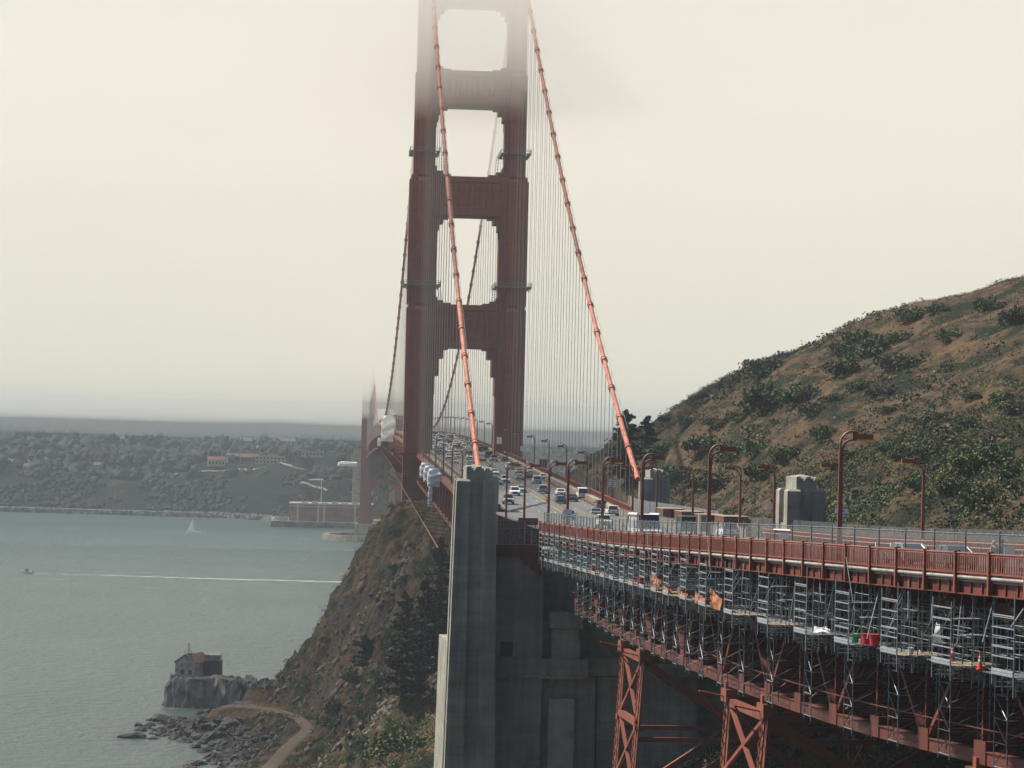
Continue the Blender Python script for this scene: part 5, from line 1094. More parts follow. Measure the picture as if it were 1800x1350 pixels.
EBS = [(11.1, 413.7, 5.4, 0, 'biggest round green bush at the bottom beside the battered pale wall'), (18.1, 459.8, 2.5, 5, 'dark brownish bush against the pale concrete wall'), (2.6, 553.4, 3.6, 1, 'upper part of the dark green thicket above the dirt road'), (0.9, 545.8, 3.6, 2, 'lower part of the dark green thicket above the dirt road'), (6.1, 554.6, 3.0, 1, 'bush uphill of the dark thicket, below the low dark tree'), (10.1, 542.0, 2.4, 3, 'bright green bush below the dark conifers'), (7.3, 538.4, 2.0, 3, 'pale green bush below and left of the bright one'), (14.8, 644.4, 1.4, 0, 'small shrub near the cliff top left of the trees'), (20.8, 641.2, 2.1, 0, 'shrub at the cliff top under the bridge truss'), (18.5, 630.0, 1.4, 2, 'green shrub just below the cliff top shrub under the truss'), (18.0, 431.0, 2.3, 1, 'shrub at the foot of the pale concrete wall'), (-9.9, 603.6, 1.2, 3, 'small green bush on the sea side of the dirt road'), (-2.9, 674.3, 1.9, 3, 'yellow-green bush high on the rocky spur'), (-0.9, 677.3, 1.5, 0, 'small dark shrub above the yellow-green one on the spur'), (2.5, 473.0, 2.1, 4, 'grey-green shrub near the bottom left of the slope'), (7.1, 409.0, 1.8, 0, 'green shrub left of the biggest round bush'), (14.8, 480.3, 2.1, 4, 'grey-green shrub right below the layered tree'), (15.3, 421.3, 2.2, 0, 'green shrub just behind the biggest round bush'), (5.0, 532.6, 1.7, 3, 'light green shrub between the thicket and the conifers'), (-14.3, 674.3, 1.0, 3, 'yellow-green tuft at the bend of the dirt road'), (-4.5, 635.0, 1.4, 3, 'yellow-green bush at the foot of the dark slope')]
for x, y, s, k, lab in EBS: bush(x, y, s*1.05, k, lab, 'bushes on the sea cliff')
def conifer(x, y, h, wd, seed, lab, kind='cypress_tree', lean=0.0, base=.12, z=None, mt=LEAFD, flatb=.35):
    r = np.random.default_rng(seed); z = float(ht(np.array([x]), np.array([y]))[0]) if z is None else z
    e = empty(kind, (x, y, z-.3), 0, lab, 'tree', 'dark conifers'); w = MB(); P = []; S = []
    top = Vector((lean*h, 0, h)); w.tube([(0, 0, -1), (lean*h*.3, .1, h*.35), (lean*h*.7, 0, h*.7), top], [h*.028, h*.02, h*.011, .03], 7)
    nb = int(h*3.6)
    for k in range(nb):
        t = base+(1-base)*(k/nb)**.9; zz = t*h; L_ = 1.2*wd*(1-t)**.65*r.uniform(.6, 1.12)*(1 if t > base+.08 else .7)+.25; a = r.uniform(0, 2*pi)
        p0 = Vector((lean*h*t, 0, zz)); dv = Vector((cos(a), sin(a), r.uniform(-.12, .22))); p1 = p0+dv*L_; w.tube([p0, p0.lerp(p1, .5)+Vector((0, 0, .05*L_)), p1], [.05+.012*h*(1-t), .05, .015], 4, cap=False)
        m_ = int(38*L_**1.05)+14
        for j in range(m_):
            u = r.uniform(.15, 1.05); q = p0.lerp(p1, u); sp = (.10+.26*(1-abs(u-.6)))*min(L_, 3.5)*.55
            P.append((q.x+r.normal()*sp, q.y+r.normal()*sp, q.z+r.normal()*.10+(.05-.10*u)*L_*.4)); S.append(r.uniform(.18, .42))
    leaves('crown', np.array(P), np.array(S), mt, e, flat=flatb, nr=r); w.build('trunk', WOOD, e); return e
for i, (x, y, h, wd, lab) in enumerate([(17.7, 491.8, 21.9, 4.6, 'tallest dark conifer on the cliff left of the pylon'), (21.9, 530.8, 17.3, 3.8, 'dark conifer behind the tallest one, under the truss'), (12.8, 465.4, 12.6, 4.2, 'dark conifer in front and left of the tallest one'), (7.4, 564.0, 8.0, 3.7, 'low spreading dark tree standing alone on the left of the slope'), (15.8, 463.9, 8.6, 3.3, 'lowest conifer with layered horizontal branches'), (20.6, 505, 17.7, 4.2, 'dark conifer between the tallest one and the pylon'), (15.5, 540.7, 13.1, 3.2, 'slim dark conifer at the upper edge of the group'), (59.1, 529.3, 15.6, 4.0, 'dark conifer beside the right cable at the foot of the hill'), (64.2, 537.4, 9.5, 2.6, 'smaller dark conifer right of the one beside the cable'), (62.0, 560.0, 10.5, 3.0, 'dark conifer just behind the tree beside the right cable')]):
    conifer(x, y, h, wd, 40+i, lab, 'conifer_tree' if i in (7, 8, 9) else 'cypress_tree')
# scrub, dry grass and small plants too many to count
def scrub(name, n, x0, x1, y0, y1, dens, mats, smin, smax, per, lab, seed, flat=.1):
    r = np.random.default_rng(seed); X = r.uniform(x0, x1, n*3); Y = r.uniform(y0, y1, n*3)
    keep = dens(X, Y) > r.random(n*3); X, Y = X[keep][:n], Y[keep][:n]; Z = ht(X, Y); g = (Z > 2.5); X, Y, Z = X[g], Y[g], Z[g]
    s = r.uniform(smin, smax, len(X))*(1+.9*(r.random(len(X)) > .9)); rep = per
    rep = int(per*1.5); P = np.repeat(np.stack([X, Y, Z], 1), rep, 0); SS = np.repeat(s, rep); d = r.normal(size=P.shape)*SS[:, None]*.55; d[:, 2] = np.clip(np.abs(d[:, 2]), 0, SS*.9)*.7; P = P+d
    mi = np.repeat(r.integers(0, len(mats), len(X)), rep); return tag(leaves(name, P, SS*r.uniform(.11, .22, len(SS)), mats, None, flat, mi, r), lab, 'vegetation', kind='stuff')
gold = lambda X, Y: np.clip(1-np.abs((Y-(470-(X-110)*1.6+0*X))/26), 0, 1)*(X > 88)
scrub('scrub', 13500, 59, 190, 255, 640, lambda X, Y: np.clip(.52+2.6*fbm(X/16, Y/16, 21, 3), .05, 1)*(1-.85*gold(X, Y)), [SCR, LEAF, DARKS, SCR], .4, 1.0, 16, 'mixed green scrub covering the right hillside', 3)
scrub('scrub', 9000, 66, 110, 255, 400, lambda X, Y: np.clip(.6+1.5*fbm(X/10, Y/10, 5, 3), .1, 1), [SCR, LEAF, BRIGHTG, DARKS], .35, .8, 14, 'dense scrub on the lower hillside behind the fence', 4)
scrub('dry_brush', 19000, 59, 190, 255, 640, lambda X, Y: np.clip(.5-1.6*fbm(X/16, Y/16, 21, 3), .1, 1), [DRY, DRY, DRY, DARKS], .25, .55, 9, 'dry brown brush over the right hillside', 8)
scrub('scrub', 9000, -16, 30, 380, 745, lambda X, Y: np.clip(.52+1.8*fbm(X/9, Y/12, 31, 3)+.35*np.clip((620-Y)/200, -.6, 1), 0, 1)*np.clip((road_mask(X, Y)-2.2)/2, 0, 1), [SCR, LEAF, BRIGHTG, DARKS], .3, .85, 14, 'green scrub on the sea cliff', 5)
scrub('dry_brush', 9000, -16, 30, 380, 745, lambda X, Y: np.clip(.4-1.2*fbm(X/9, Y/12, 31, 3), .1, 1)*np.clip((road_mask(X, Y)-2.0)/2, 0, 1), [DRY, DRY, DARKS], .2, .5, 8, 'dry brown grass and brush on the sea cliff', 6)
scrub('scrub', 4500, 30, 64, 150, 330, lambda X, Y: X*0+.8, [SCR, LEAF, BRIGHTG], .5, 1.2, 14, 'scrub in the hollow under the viaduct', 9)

# ------------------------------------------------------------------ shore: dirt road, rocks, fog signal station
DIRT = mat('dirt_road_surface', (.10, .068, .045), .95, .2, .9, col2=(.065, .045, .032), detail=9, bump=.4)
pts = [(-27, 673), (-22, 672), (-15, 666), (-7.5, 641), (-4.2, 606), (-7.3, 575), (-9.2, 551), (-11, 522), (-14, 490), (-16, 455)]
from bisect import bisect
def smooth(pts, n):
    P = np.array(pts, float); t = np.linspace(0, len(P)-1, n); return np.stack([np.interp(t, range(len(P)), P[:, 0]), np.interp(t, range(len(P)), P[:, 1])], 1)
c = smooth(pts, 120); k_ = np.ones(9)/9; cx = np.convolve(np.pad(c[:, 0], 4, 'edge'), k_, 'valid'); cyy = np.convolve(np.pad(c[:, 1], 4, 'edge'), k_, 'valid'); d = np.gradient(np.stack([cx, cyy], 1), axis=0); d /= np.linalg.norm(d, axis=1)[:, None]
mb = MB(); hwid = np.interp(np.arange(120), [0, 14, 26, 45, 119], [6.5, 5.0, 3.0, 2.0, 2.2])
rows = []
for i in range(120):
    row = []
    for s in np.linspace(-1, 1, 7): x = cx[i]-d[i, 1]*hwid[i]*s; y = cyy[i]+d[i, 0]*hwid[i]*s; row.append((x, y))
    rows.append(row)
A_ = np.array(rows); Zr = ht(A_[..., 0], A_[..., 1]); Zr = Zr+.12
for i in range(120):
    for j in range(7): mb.v.append((A_[i, j, 0], A_[i, j, 1], Zr[i, j]-(.5 if j in (0, 6) else 0)))
for i in range(119):
    for j in range(6): a = i*7+j; mb.f.append((a, a+1, a+8, a+7)); mb.m.append(0)
struct(mb.build('dirt_road', DIRT, None, True))
ROCK = mat('wet_rock', (.065, .060, .058), .75, .35, .9, bump=.6); ROCKL = mat('guano_rock', (.20, .19, .18), .85, .2, .35, col2=(.028, .026, .027), bump=1.0, detail=10); ROCKP = mat('pale_boulder', (.17, .15, .13), .85, .3, .8, bump=.5)
def rockmesh(seed):
    import bmesh
    bm = bmesh.new(); bmesh.ops.create_icosphere(bm, subdivisions=3, radius=1)
    for v in bm.verts:
        p = v.co.copy(); q = mnoise.cell(p*1.1+Vector((seed, 0, 0)))*.25+mnoise.noise(p*1.5+Vector((seed*3.1, 0, 0)))*.45+mnoise.noise(p*4+Vector((0, seed, 0)))*.12
        v.co = p*(1+q); v.co.z *= .7
    me = bpy.data.meshes.new('boulder'); bm.to_mesh(me); bm.free(); return me
RM = [rockmesh(k) for k in range(6)]
for k, me in enumerate(RM): me.materials.append(ROCK if k < 4 else ROCKP)
R = random.Random(3); nb_ = 0; tries = 0
shore = []
while nb_ < 280 and tries < 9000:
    tries += 1; y = R.uniform(560, 700); x = R.uniform(-52, -8)
    z = float(ht(np.array([x]), np.array([y]))[0])
    if not (-1.6 < z < 5.5) or road_mask(np.array([x]), np.array([y]))[0] < 5.5: continue
    s = R.uniform(.5, 1.6)*(1.5 if R.random() < .12 else 1); me = RM[R.randrange(4)] if y > 600 or R.random() < .5 else RM[4+R.randrange(2)]
    o = bpy.data.objects.new('boulder', me); C.objects.link(o); o.location = (x, y, max(z, -.4)+.15*s); o.scale = (s*R.uniform(.8, 1.4), s*R.uniform(.8, 1.4), s*R.uniform(.7, 1.1)); o.rotation_euler = (R.uniform(-.4, .4), R.uniform(-.4, .4), R.uniform(0, 6))
    tag(o, 'dark boulder among the tumbled rocks along the water line below the dirt road' if me in RM[:4] else 'paler boulder in the tumbled rocks nearest the dirt road at the bottom', 'boulder', 'boulders along the shore'); nb_ += 1
for i, (x, y, sx, sy, sz, lab) in enumerate([(-47.4, 656, 3.6, 1.6, 1.1, 'long low dark rock standing alone in the water at the left'), (-43.2, 654, 1.6, 1.0, .5, 'small rock just right of the lone dark rock in the water'), (-38.2, 655, 2.4, 1.5, 1.0, 'larger half-sunk rock between the lone rock and the shore'), (-35.4, 651, 1.7, 1.1, .6, 'flat half-sunk rock nearest the shore'), (-38.0, 668, 2.6, 1.4, .9, 'dark rock at the tip of the tumbled shore rocks')]):
    o = bpy.data.objects.new('sea_rock', RM[i % 4]); C.objects.link(o); o.location = (x, y, .1); o.scale = (sx, sy, sz*1.3); o.rotation_euler = (0, 0, i); tag(o, lab, 'rock')
rr = np.random.default_rng(19); n = 6000; X = rr.uniform(-18, 22, n); Y = rr.uniform(400, 745, n); Z = ht(X, Y); gx = (ht(X+1.5, Y)-ht(X-1.5, Y))/3; kp = (Z > 3) & (np.abs(gx) > .55) & (road_mask(X, Y) > 4) & (fbm(X/7, Y/9, 91, 3) > -.08); X, Y, Z, gx = X[kp], Y[kp], Z[kp], gx[kp]; n = len(X)
S = rr.uniform(.25, 1.0, n)*(1+.8*(rr.random(n) > .93)); base = np.array([(1, 0, 0), (-1, 0, 0), (0, 1, 0), (0, -1, 0), (0, 0, 1), (0, 0, -1)], float); tri = np.array([(0, 2, 4), (2, 1, 4), (1, 3, 4), (3, 0, 4), (2, 0, 5), (1, 2, 5), (3, 1, 5), (0, 3, 5)])
V = base[None]*rr.uniform(.45, 1.25, (n, 6, 1))+rr.normal(size=(n, 6, 3))*.18; V[..., 2] *= 1.2; ang = rr.uniform(0, 6.28, n); ca, sa = np.cos(ang)[:, None], np.sin(ang)[:, None]; V = np.stack([V[..., 0]*ca-V[..., 1]*sa, V[..., 0]*sa+V[..., 1]*ca, V[..., 2]], -1)*S[:, None, None]+np.stack([X, Y, Z], 1)[:, None]
F = (tri[None]+np.arange(n)[:, None, None]*6).reshape(-1, 3); me = bpy.data.meshes.new('rock_outcrop'); me.vertices.add(6*n); me.vertices.foreach_set('co', V.reshape(-1, 3).ravel()); me.loops.add(F.size); me.loops.foreach_set('vertex_index', F.ravel()); me.polygons.add(len(F)); me.polygons.foreach_set('loop_start', np.arange(0, F.size, 3)); me.polygons.foreach_set('loop_total', np.full(len(F), 3)); me.update(calc_edges=True)
me.materials.append(mat('cliff_rock', (.105, .075, .055), .9, .3, .4, col2=(.045, .036, .033))); o = bpy.data.objects.new('rock_outcrop', me); C.objects.link(o); tag(o, 'broken brown rock sticking out all over the sea cliff', 'rock', kind='stuff')
# sea stack
xs = np.arange(-50, -10, .55); ys = np.arange(718, 762, .55); X, Y = np.meshgrid(xs, ys)
def lump(cx, cy, rx, ry, h, p=3.2): return h*np.clip(1.28-((np.abs((X-cx)/rx))**p+(np.abs((Y-cy)/ry))**p)**(1/p)*1.0, -.5, .28)/.28
Zs = np.maximum.reduce([np.minimum(lump(-37.0, 741, 6.6, 8.0, 8.6), 8.4), np.minimum(lump(-24.5, 738, 7.8, 6.5, 8.6, 2.2), 8.0)-np.clip((X+29)*.24, -.5, 3.2), np.minimum(lump(-17.5, 735, 6.0, 4.5, 5.4, 2.0), 5.0)])
rg = np.abs(fbm(X/3.5, Y/3.5, 41, 4))*3.2+fbm(X/1.1, Y/1.1, 43, 3)*1.6; edge = np.clip((8.2-Zs)/3, .06, 1); Zs = Zs+rg*edge*2.6-1.4*edge
Xd = X+fbm(X/2, Y/2, 51, 3)*3.0*edge; Yd = Y+fbm(X/2, Y/2, 53, 3)*1.6*edge
mb = MB(); n = len(xs); mb.v = [tuple(v) for v in np.stack([Xd, Yd, np.maximum(Zs, -3)], -1).reshape(-1, 3)]
for j in range(len(ys)-1):
    for i in range(n-1): a = j*n+i; mb.f.append((a, a+1, a+n+1, a+n)); mb.m.append(0)
tag(mb.build('sea_stack', ROCKL), 'steep rock mass with pale streaks carrying the old station building at the point', 'rock')
WALLP = mat('weathered_white_wall', (.34, .33, .32), .85, .25, .8, col2=(.15, .14, .13)); ROOFB = mat('rusty_roof', (.13, .06, .05), .8, .3, .8)
e = empty('station_house', (-38.2, 741, 8.2), -.42, 'old gabled station house with rusty roof on the sea rock', 'house'); b_ = MB(); b_.prism([(-3.1, -1.2), (3.1, -1.2), (3.1, 4.0), (0, 6.0), (-3.1, 4.0)], -5, 5); b_.build('wall', WALLP, e)
b_ = MB()
for s in (-1, 1): b_.beam((s*1.75, -5.3, 5.02), (s*1.75, 5.3, 5.02), 4.2, .16, up=Vector((s*.55, 0, .84)))
b_.build('roof', ROOFB, e)
for x in (-.9, 1.6): b_ = MB(); b_.box(x-.55, x+.55, -5.06, -5.003, .6, 2.0); b_.build('window', BLK, e)
b_ = MB(); b_.tube([(0, -3, 5.9), (0, -3, 9.4)], .12, 6); b_.box(-1.1, 1.1, -3.6, -2.4, 6.4, 6.55)
for a in (-1.05, 1.05): b_.tube([(a, -3.5, 5.6), (a, -3.5, 7.4)], .06, 4); b_.beam((a, -3.6, 7.3), (-a*.1, -3, 8.6), .07)
b_.beam((-.9, -3, 8.9), (.6, -3, 8.7), .08); b_.beam((-1.1, -3.55, 7.3), (1.1, -3.55, 7.3), .07); b_.build('signal_mast', GREY, e)
b_ = MB(); b_.box(-3.6, 3.9, -6.6, -5.1, -1.2, .35)
for k in range(5): b_.box(-3.8, 4.1, -6.75, -6.6, -.6+k*.32, -.45+k*.32)
b_.build('porch', CONC, e)
e = empty('water_tower_block', (-32.9, 742, 8.2), -.1, 'square dark brown block with lighter flat top beside the gabled house', 'building'); b_ = MB(); b_.box(-2.5, 2.5, -2.5, 2.5, -1.5, 4.3); b_.build('wall', mat('dark_brown_wall', (.085, .055, .055), .85, .2, 1), e); b_ = MB(); b_.box(-2.0, 2.2, -2.2, 2.2, 4.3, 6.0); b_.box(-2.2, 2.4, -2.4, 2.4, 5.7, 5.85); b_.build('top', WALLP, e); b_ = MB(); b_.box(-3.2, -2.5, -1.8, 1, -1.5, 4.8); b_.build('annex', WALLP, e)
b_ = MB(); b_.box(-27.6, -24.6, 734.2, 737, 4.5, 6.6); b_.tube([(-29, 744, 7.6), (-24, 743, 7.4), (-18, 741, 5.2)], .22, 6); b_.box(-28.5, -25.5, 737, 741, 5, 7.2); tag(b_.build('ruined_wall', CONC), 'broken concrete footing and pipe on the rock right of the station house', 'ruin')
for i, (x, y, lab) in enumerate(((-22.9, 668.2, 'left one of two striped barricades closing the dirt road'), (-20.9, 668.8, 'right one of two striped barricades closing the dirt road'))):
    z = float(ht(np.array([x]), np.array([y]))[0])+.35; e = empty('barricade', (x, y, z), 0, lab, 'barricade'); b_ = MB()
    for s in (-1, 1): b_.beam((s*.8, -.3, 0), (s*.8, 0, 1.5), .1); b_.beam((s*.8, .3, 0), (s*.8, 0, 1.5), .1)
    b_.build('legs', OR2, e); b_ = MB(); b_.box(-.95, .95, -.16, -.1, .9, 1.25); b_.box(-.95, .95, -.2, -.14, .35, .65); b_.build('board', WHITE, e)
for i, (x, y, lab) in enumerate(((-24.1, 667, 'leftmost cone by the barricades on the dirt road'), (-19.4, 665.2, 'middle cone right of the barricades on the dirt road'), (-18.2, 664.4, 'rightmost cone on the dirt road'))): cone('traffic_cone', (x, y, float(ht(np.array([x]), np.array([y]))[0])+.3), lab, s=1.1)

# ------------------------------------------------------------------ boats
e = empty('sailboat', (-113.5, 2147, 0), 0, 'white sailing boat with one raised sail in mid channel', 'sailboat'); b_ = MB(); n = 9; yy = [0, .5, .8, .95, 1, .97, .9, .75, .5]
for i in range(n): x = -7.5+15*i/(n-1); w_ = yy[i]*2.0; b_.v += [(x, -w_, 1.6+.3*abs(i-4)/4), (x, -w_*.6, -.4), (x, w_*.6, -.4), (x, w_, 1.6+.3*abs(i-4)/4)]
for i in range(n-1):
    for k in range(3): a = i*4+k; b_.f.append((a, a+1, a+5, a+4)); b_.m.append(0)
    b_.f.append((i*4, i*4+4, i*4+7, i*4+3)); b_.m.append(0)
b_.f.append((n*4-4, n*4-3, n*4-2, n*4-1)); b_.m.append(0); b_.box(-2, 3, -.9, .9, 1.6, 2.5); b_.build('hull', WHITE, e); e.scale = (.8, .8, .8)
b_ = MB(); b_.tube([(-.5, 0, 1.5), (-.2, 0, 17)], .14, 6); b_.tube([(-.5, 0, 3), (6, .2, 2.8)], .12, 6); b_.build('mast', GREY, e)
b_ = MB(); b_.add([(-.3, .1, 3.1), (-.1, .1, 16.8), (-6.0, .5, 2.4), (-.3, .25, 3.1), (-.1, .25, 16.8), (-6.0, .65, 2.4)], [(0, 1, 2), (5, 4, 3), (0, 2, 5, 3), (1, 4, 5, 2)]); b_.add([(-.2, -.1, 16), (.2, -.5, 10), (1.2, -.9, 3.4), (-.3, -.05, 3.4)], [(0, 1, 2, 3)]); b_.build('sail', WHITE, e)
for x in (-4, 3.6): r_ = MB(); r_.tube([(x, 0, 1.6), (x, 0, 2.4), (x, 0, 2.8)], [.3, .35, .15], 6); r_.build('crew', BLJ, e)
e = empty('motorboat', (-167, 1446, .1), 0, 'small white motorboat speeding left with a long foam wake', 'motorboat'); b_ = MB(); yy = [0, .55, .85, 1, 1, .95, .9]
for i in range(7): x = -4+8*i/6; w_ = yy[i]*1.25; up_ = 1.5-.12*i; b_.v += [(x-.6*(i == 0), -w_, up_), (x, -w_*.5, .35-.08*i), (x, w_*.5, .35-.08*i), (x-.6*(i == 0), w_, up_)]
for i in range(6):
    for k in range(3): a = i*4+k; b_.f.append((a, a+1, a+5, a+4)); b_.m.append(0)
    b_.f.append((i*4, i*4+4, i*4+7, i*4+3)); b_.m.append(0)
b_.f.append((24, 25, 26, 27)); b_.m.append(0); b_.build('hull', WHITE, e); b_ = MB(); b_.frus((-.6, 1.6, -.8, .8), (-.1, 1.4, -.6, .6), 1.1, 2.3); b_.box(-.2, 1.6, -.75, .75, 2.3, 2.42); b_.build('cabin', GREY, e); b_ = MB(); b_.box(3.8, 4.3, -.3, .3, .2, 1.6); b_.build('outboard_motor', BLK, e)
def foam(name, density):
    m, t, b = newmat(name); N = t.nodes; L = t.links; b.inputs['Base Color'].default_value = (.72, .74, .72, 1); b.inputs['Roughness'].default_value = .8
    g = N.new('ShaderNodeNewGeometry'); mp = N.new('ShaderNodeMapping'); mp.inputs['Scale'].default_value = (.12, .8, 1); L.new(g.outputs['Position'], mp.inputs[0]); nz = N.new('ShaderNodeTexNoise'); nz.inputs['Scale'].default_value = 1.0; nz.inputs['Detail'].default_value = 6; L.new(mp.outputs[0], nz.inputs['Vector'])
    r = N.new('ShaderNodeMapRange'); r.inputs[1].default_value = .5-density*.25; r.inputs[2].default_value = .72-density*.2; L.new(nz.outputs[0], r.inputs[0]); L.new(r.outputs[0], b.inputs['Alpha']); return m
mb = MB(); N_ = 120
for i in range(N_):
    t_ = i/(N_-1); x = -163+172*t_; y = 1446-28*t_+2*sin(t_*9); w_ = 1.2+4.0*min(1, t_*1.5); mb.v += [(x, y-w_, .12), (x, y+w_, .12)]
for i in range(N_-1): mb.f.append((2*i, 2*i+2, 2*i+3, 2*i+1)); mb.m.append(0)
tag(mb.build('wake', foam('wake_foam', .5)), 'long white foam wake behind the motorboat', 'wake', kind='stuff')
mb = MB()
for k in range(60):
    x = -190+ (k*37 % 200); y = 1300+(k*91 % 900); w_ = 6+(k*13 % 14); mb.v += [(x-w_, y-.8, .08), (x+w_, y-.8, .08), (x+w_, y+.8, .08), (x-w_, y+.8, .08)]; a = 4*k; mb.f.append((a, a+1, a+2, a+3)); mb.m.append(0)
for (x0, y0, x1, y1, w_) in ((-52, 2462, 60, 2360, 9), (-75, 2560, -48, 2470, 7), (-30, 735, -44, 728, .7), (-46, 727, -52, 733, .6)):
    b0 = len(mb.v); mb.v += [(x0, y0-w_, .1), (x1, y1-w_, .1), (x1, y1, .1), (x0, y0, .1)]; mb.f.append((b0, b0+1, b0+2, b0+3)); mb.m.append(0)
tag(mb.build('foam_patches', foam('surf_foam', .35)), 'thin streaks of foam and small whitecaps on the water', 'foam', kind='stuff')
# ------------------------------------------------------------------ far shore
def coastY(X): return np.interp(X, [-900, -339, -200, -107, -62, -48, -30, 40, 70, 110, 200, 400, 800, 1600], [2760, 2660, 2625, 2600, 2540, 2500, 2470, 2450, 2440, 2560, 2750, 3000, 3600, 4700])
def hfar(X, Y):
    X = np.asarray(X, float); Y = np.asarray(Y, float); d = Y-coastY(X)
    nz = fbm(X/130, Y/130, 61, 4); n2 = fbm(X/45, Y/45, 65, 3)
    bl = np.clip((d-30-25*n2)/(115+60*nz), 0, 1); bl = bl*bl*(3-2*bl)
    side = np.clip((X-60)/260, 0, 1)
    z = 4.5 + bl*(30+14*nz) + np.clip((d-150)/2200, 0, 1)*78*(1-.25*side) + 9*nz*np.clip((d-80)/300, 0, 1) + 3.5*n2*np.clip((d-30)/100, 0, 1)
    z = z + 22*np.exp(-((X+5)/95)**2-((Y-2780)/130)**2)
    z = z + np.clip((d-1400)/1700, 0, 1)*75*(1+.3*nz)*(1-.5*side)
    flat = np.clip(d/3, -4, 1); return np.where(d < 0, -6, np.where(d < 26, 4.2, z))
def fargrid(name, x0, x1, y0, y1, sx, sy, mt):
    xs = np.arange(x0, x1+sx/2, sx); us = np.concatenate([np.arange(-20, 220, 6), np.arange(220, 700, 16), np.arange(700, y1, sy)]); X, U = np.meshgrid(xs, us); Y = U+coastY(X); Z = hfar(X, Y); n = len(xs)
    v = np.stack([X, Y, Z], -1).reshape(-1, 3); i = (np.arange(len(us)-1)[:, None]*n + np.arange(n-1)[None]).ravel(); f = np.stack([i, i+1, i+n+1, i+n], 1)
    me = bpy.data.meshes.new(name); me.vertices.add(len(v)); me.vertices.foreach_set('co', v.ravel()); me.loops.add(f.size); me.loops.foreach_set('vertex_index', f.ravel()); me.polygons.add(len(f)); me.polygons.foreach_set('loop_start', np.arange(0, f.size, 4)); me.polygons.foreach_set('loop_total', np.full(len(f), 4)); me.polygons.foreach_set('use_smooth', np.ones(len(f), bool)); me.update(calc_edges=True)
    me.materials.append(mt); o = bpy.data.objects.new(name, me); C.objects.link(o); return struct(o)
GM_F = groundmat('far_shore_ground', (.04, .045, .024), (.085, .075, .04), (.013, .026, .014), (.24, .22, .19), .62, .55)
# broader features for the distance
for nd in GM_F.node_tree.nodes:
    if nd.type == 'TEX_NOISE': nd.inputs['Scale'].default_value *= .28
    if nd.type == 'BUMP': nd.inputs['Distance'].default_value = 2.5
fargrid('far_shore', -900, 1600, 0, 3600, 8, 70, GM_F)
STONE = mat('seawall_stone', (.13, .13, .12), .9, .35, .25, bump=.4); PAVE = mat('pale_paving', (.24, .23, .20), .9, .1, .1)
xs = list(np.arange(-900, -47, 12))+[-48.0]; mb = MB(); m2 = MB()
for a, b_ in zip(xs, xs[1:]):
    ya, yb = coastY(a), coastY(b_); mb.add([(a, ya-6, -1), (b_, yb-6, -1), (b_, yb-1, 4.4), (a, ya-1, 4.4), (b_, yb+1, 4.6), (a, ya+1, 4.6)], [(0, 1, 2, 3), (3, 2, 4, 5)]); m2.add([(a, ya+1.2, 4.62), (b_, yb+1.2, 4.62), (b_, yb+13, 4.7), (a, ya+13, 4.7)], [(0, 1, 2, 3)])
for k in range(900):
    x = R.uniform(-420, -48); y = float(coastY(x)); s = R.uniform(.5, 1.3); t_ = R.random(); mb.frus((x-s, x+s, y-6.5+5*t_, y-5+5*t_), (x-s*.5, x+s*.6, y-6.2+5*t_, y-5.2+5*t_), -.5+4.6*t_, .5+4.6*t_)
tag(mb.build('seawall', STONE), 'long dark rubble seawall along the far shore', 'seawall'); struct(m2.build('shore_road', PAVE))
def footpath(name, P, wd):
    mb = MB(); Q = smooth(P, 40); d = np.gradient(Q, axis=0); d /= np.linalg.norm(d, axis=1)[:, None]+1e-9
    for i in range(40):
        for s in (-1, 1): x, y = Q[i, 0]-d[i, 1]*wd*s, Q[i, 1]+d[i, 0]*wd*s; mb.v.append((x, y, float(hfar(np.array([x]), np.array([y]))[0])+.9))
    for i in range(39): mb.f.append((2*i, 2*i+1, 2*i+3, 2*i+2)); mb.m.append(0)
    struct(mb.build(name, PAVE))
footpath('hill_path', [(-180, 2822), (-136.5, 2812), (-102, 2806), (-85, 2768), (-60, 2745), (-39.5, 2670), (-16, 2641), (-4, 2603)], 1.8)
footpath('hill_path', [(-2, 2600), (-24, 2604), (-41, 2612), (-24, 2592), (-6.8, 2567)], 1.6)
# the fort at the foot of the far tower
BRICK = mat('fort_brick', (.21, .10, .08), .9, .2, .15, col2=(.12, .07, .06)); TRIM = mat('fort_granite', (.38, .35, .31), .85, .1, .3)
e = empty('brick_fort', (0, 0, 0), 0, 'long flat-topped brick fort at the foot of the far bridge tower', 'fort'); P = [(-40, 2366), (-33, 2362), (20, 2362), (36, 2370), (36, 2425), (-36, 2425), (-40, 2415)]
mb = MB(); mb.prism(P, 5.5, 20.6, axis='z'); mb.build('wall', BRICK, e); mb = MB(); mb.prism([(x*1.004+.0, y-.35 if y < 2400 else y+.3) for x, y in P], 20.6, 21.6, axis='z'); mb.prism([(x*1.004, y-.3 if y < 2400 else y+.2) for x, y in P], 18.6, 19.2, axis='z')
for x in (-32.2, -14, -8.5, 19.2): mb.box(x-.9, x+.9, 2361.6, 2361.99, 5.5, 20.6)
mb.build('stone_trim', TRIM, e)
for r_, z in enumerate((9.0, 15.2)):
    for k, x in enumerate((-28.5, -24.5, -20, -3, 2, 7, 12, 16)): mb = MB(); mb.box(x-.45, x+.45, 2361.7, 2361.995, z, z+1.5); mb.build('window', BLK, e)
mb = MB(); mb.prism([(-56, 2357), (40, 2340), (60, 2360), (60, 2470), (-60, 2500)], -6, 5.0, axis='z'); mb.build('terrace', STONE, e); mb = MB(); mb.prism([(-55, 2357.6), (39, 2341), (59, 2361), (59, 2470), (-59, 2499)], 5.0, 5.45, axis='z'); mb.build('pavement', PAVE, e)
mb = MB()
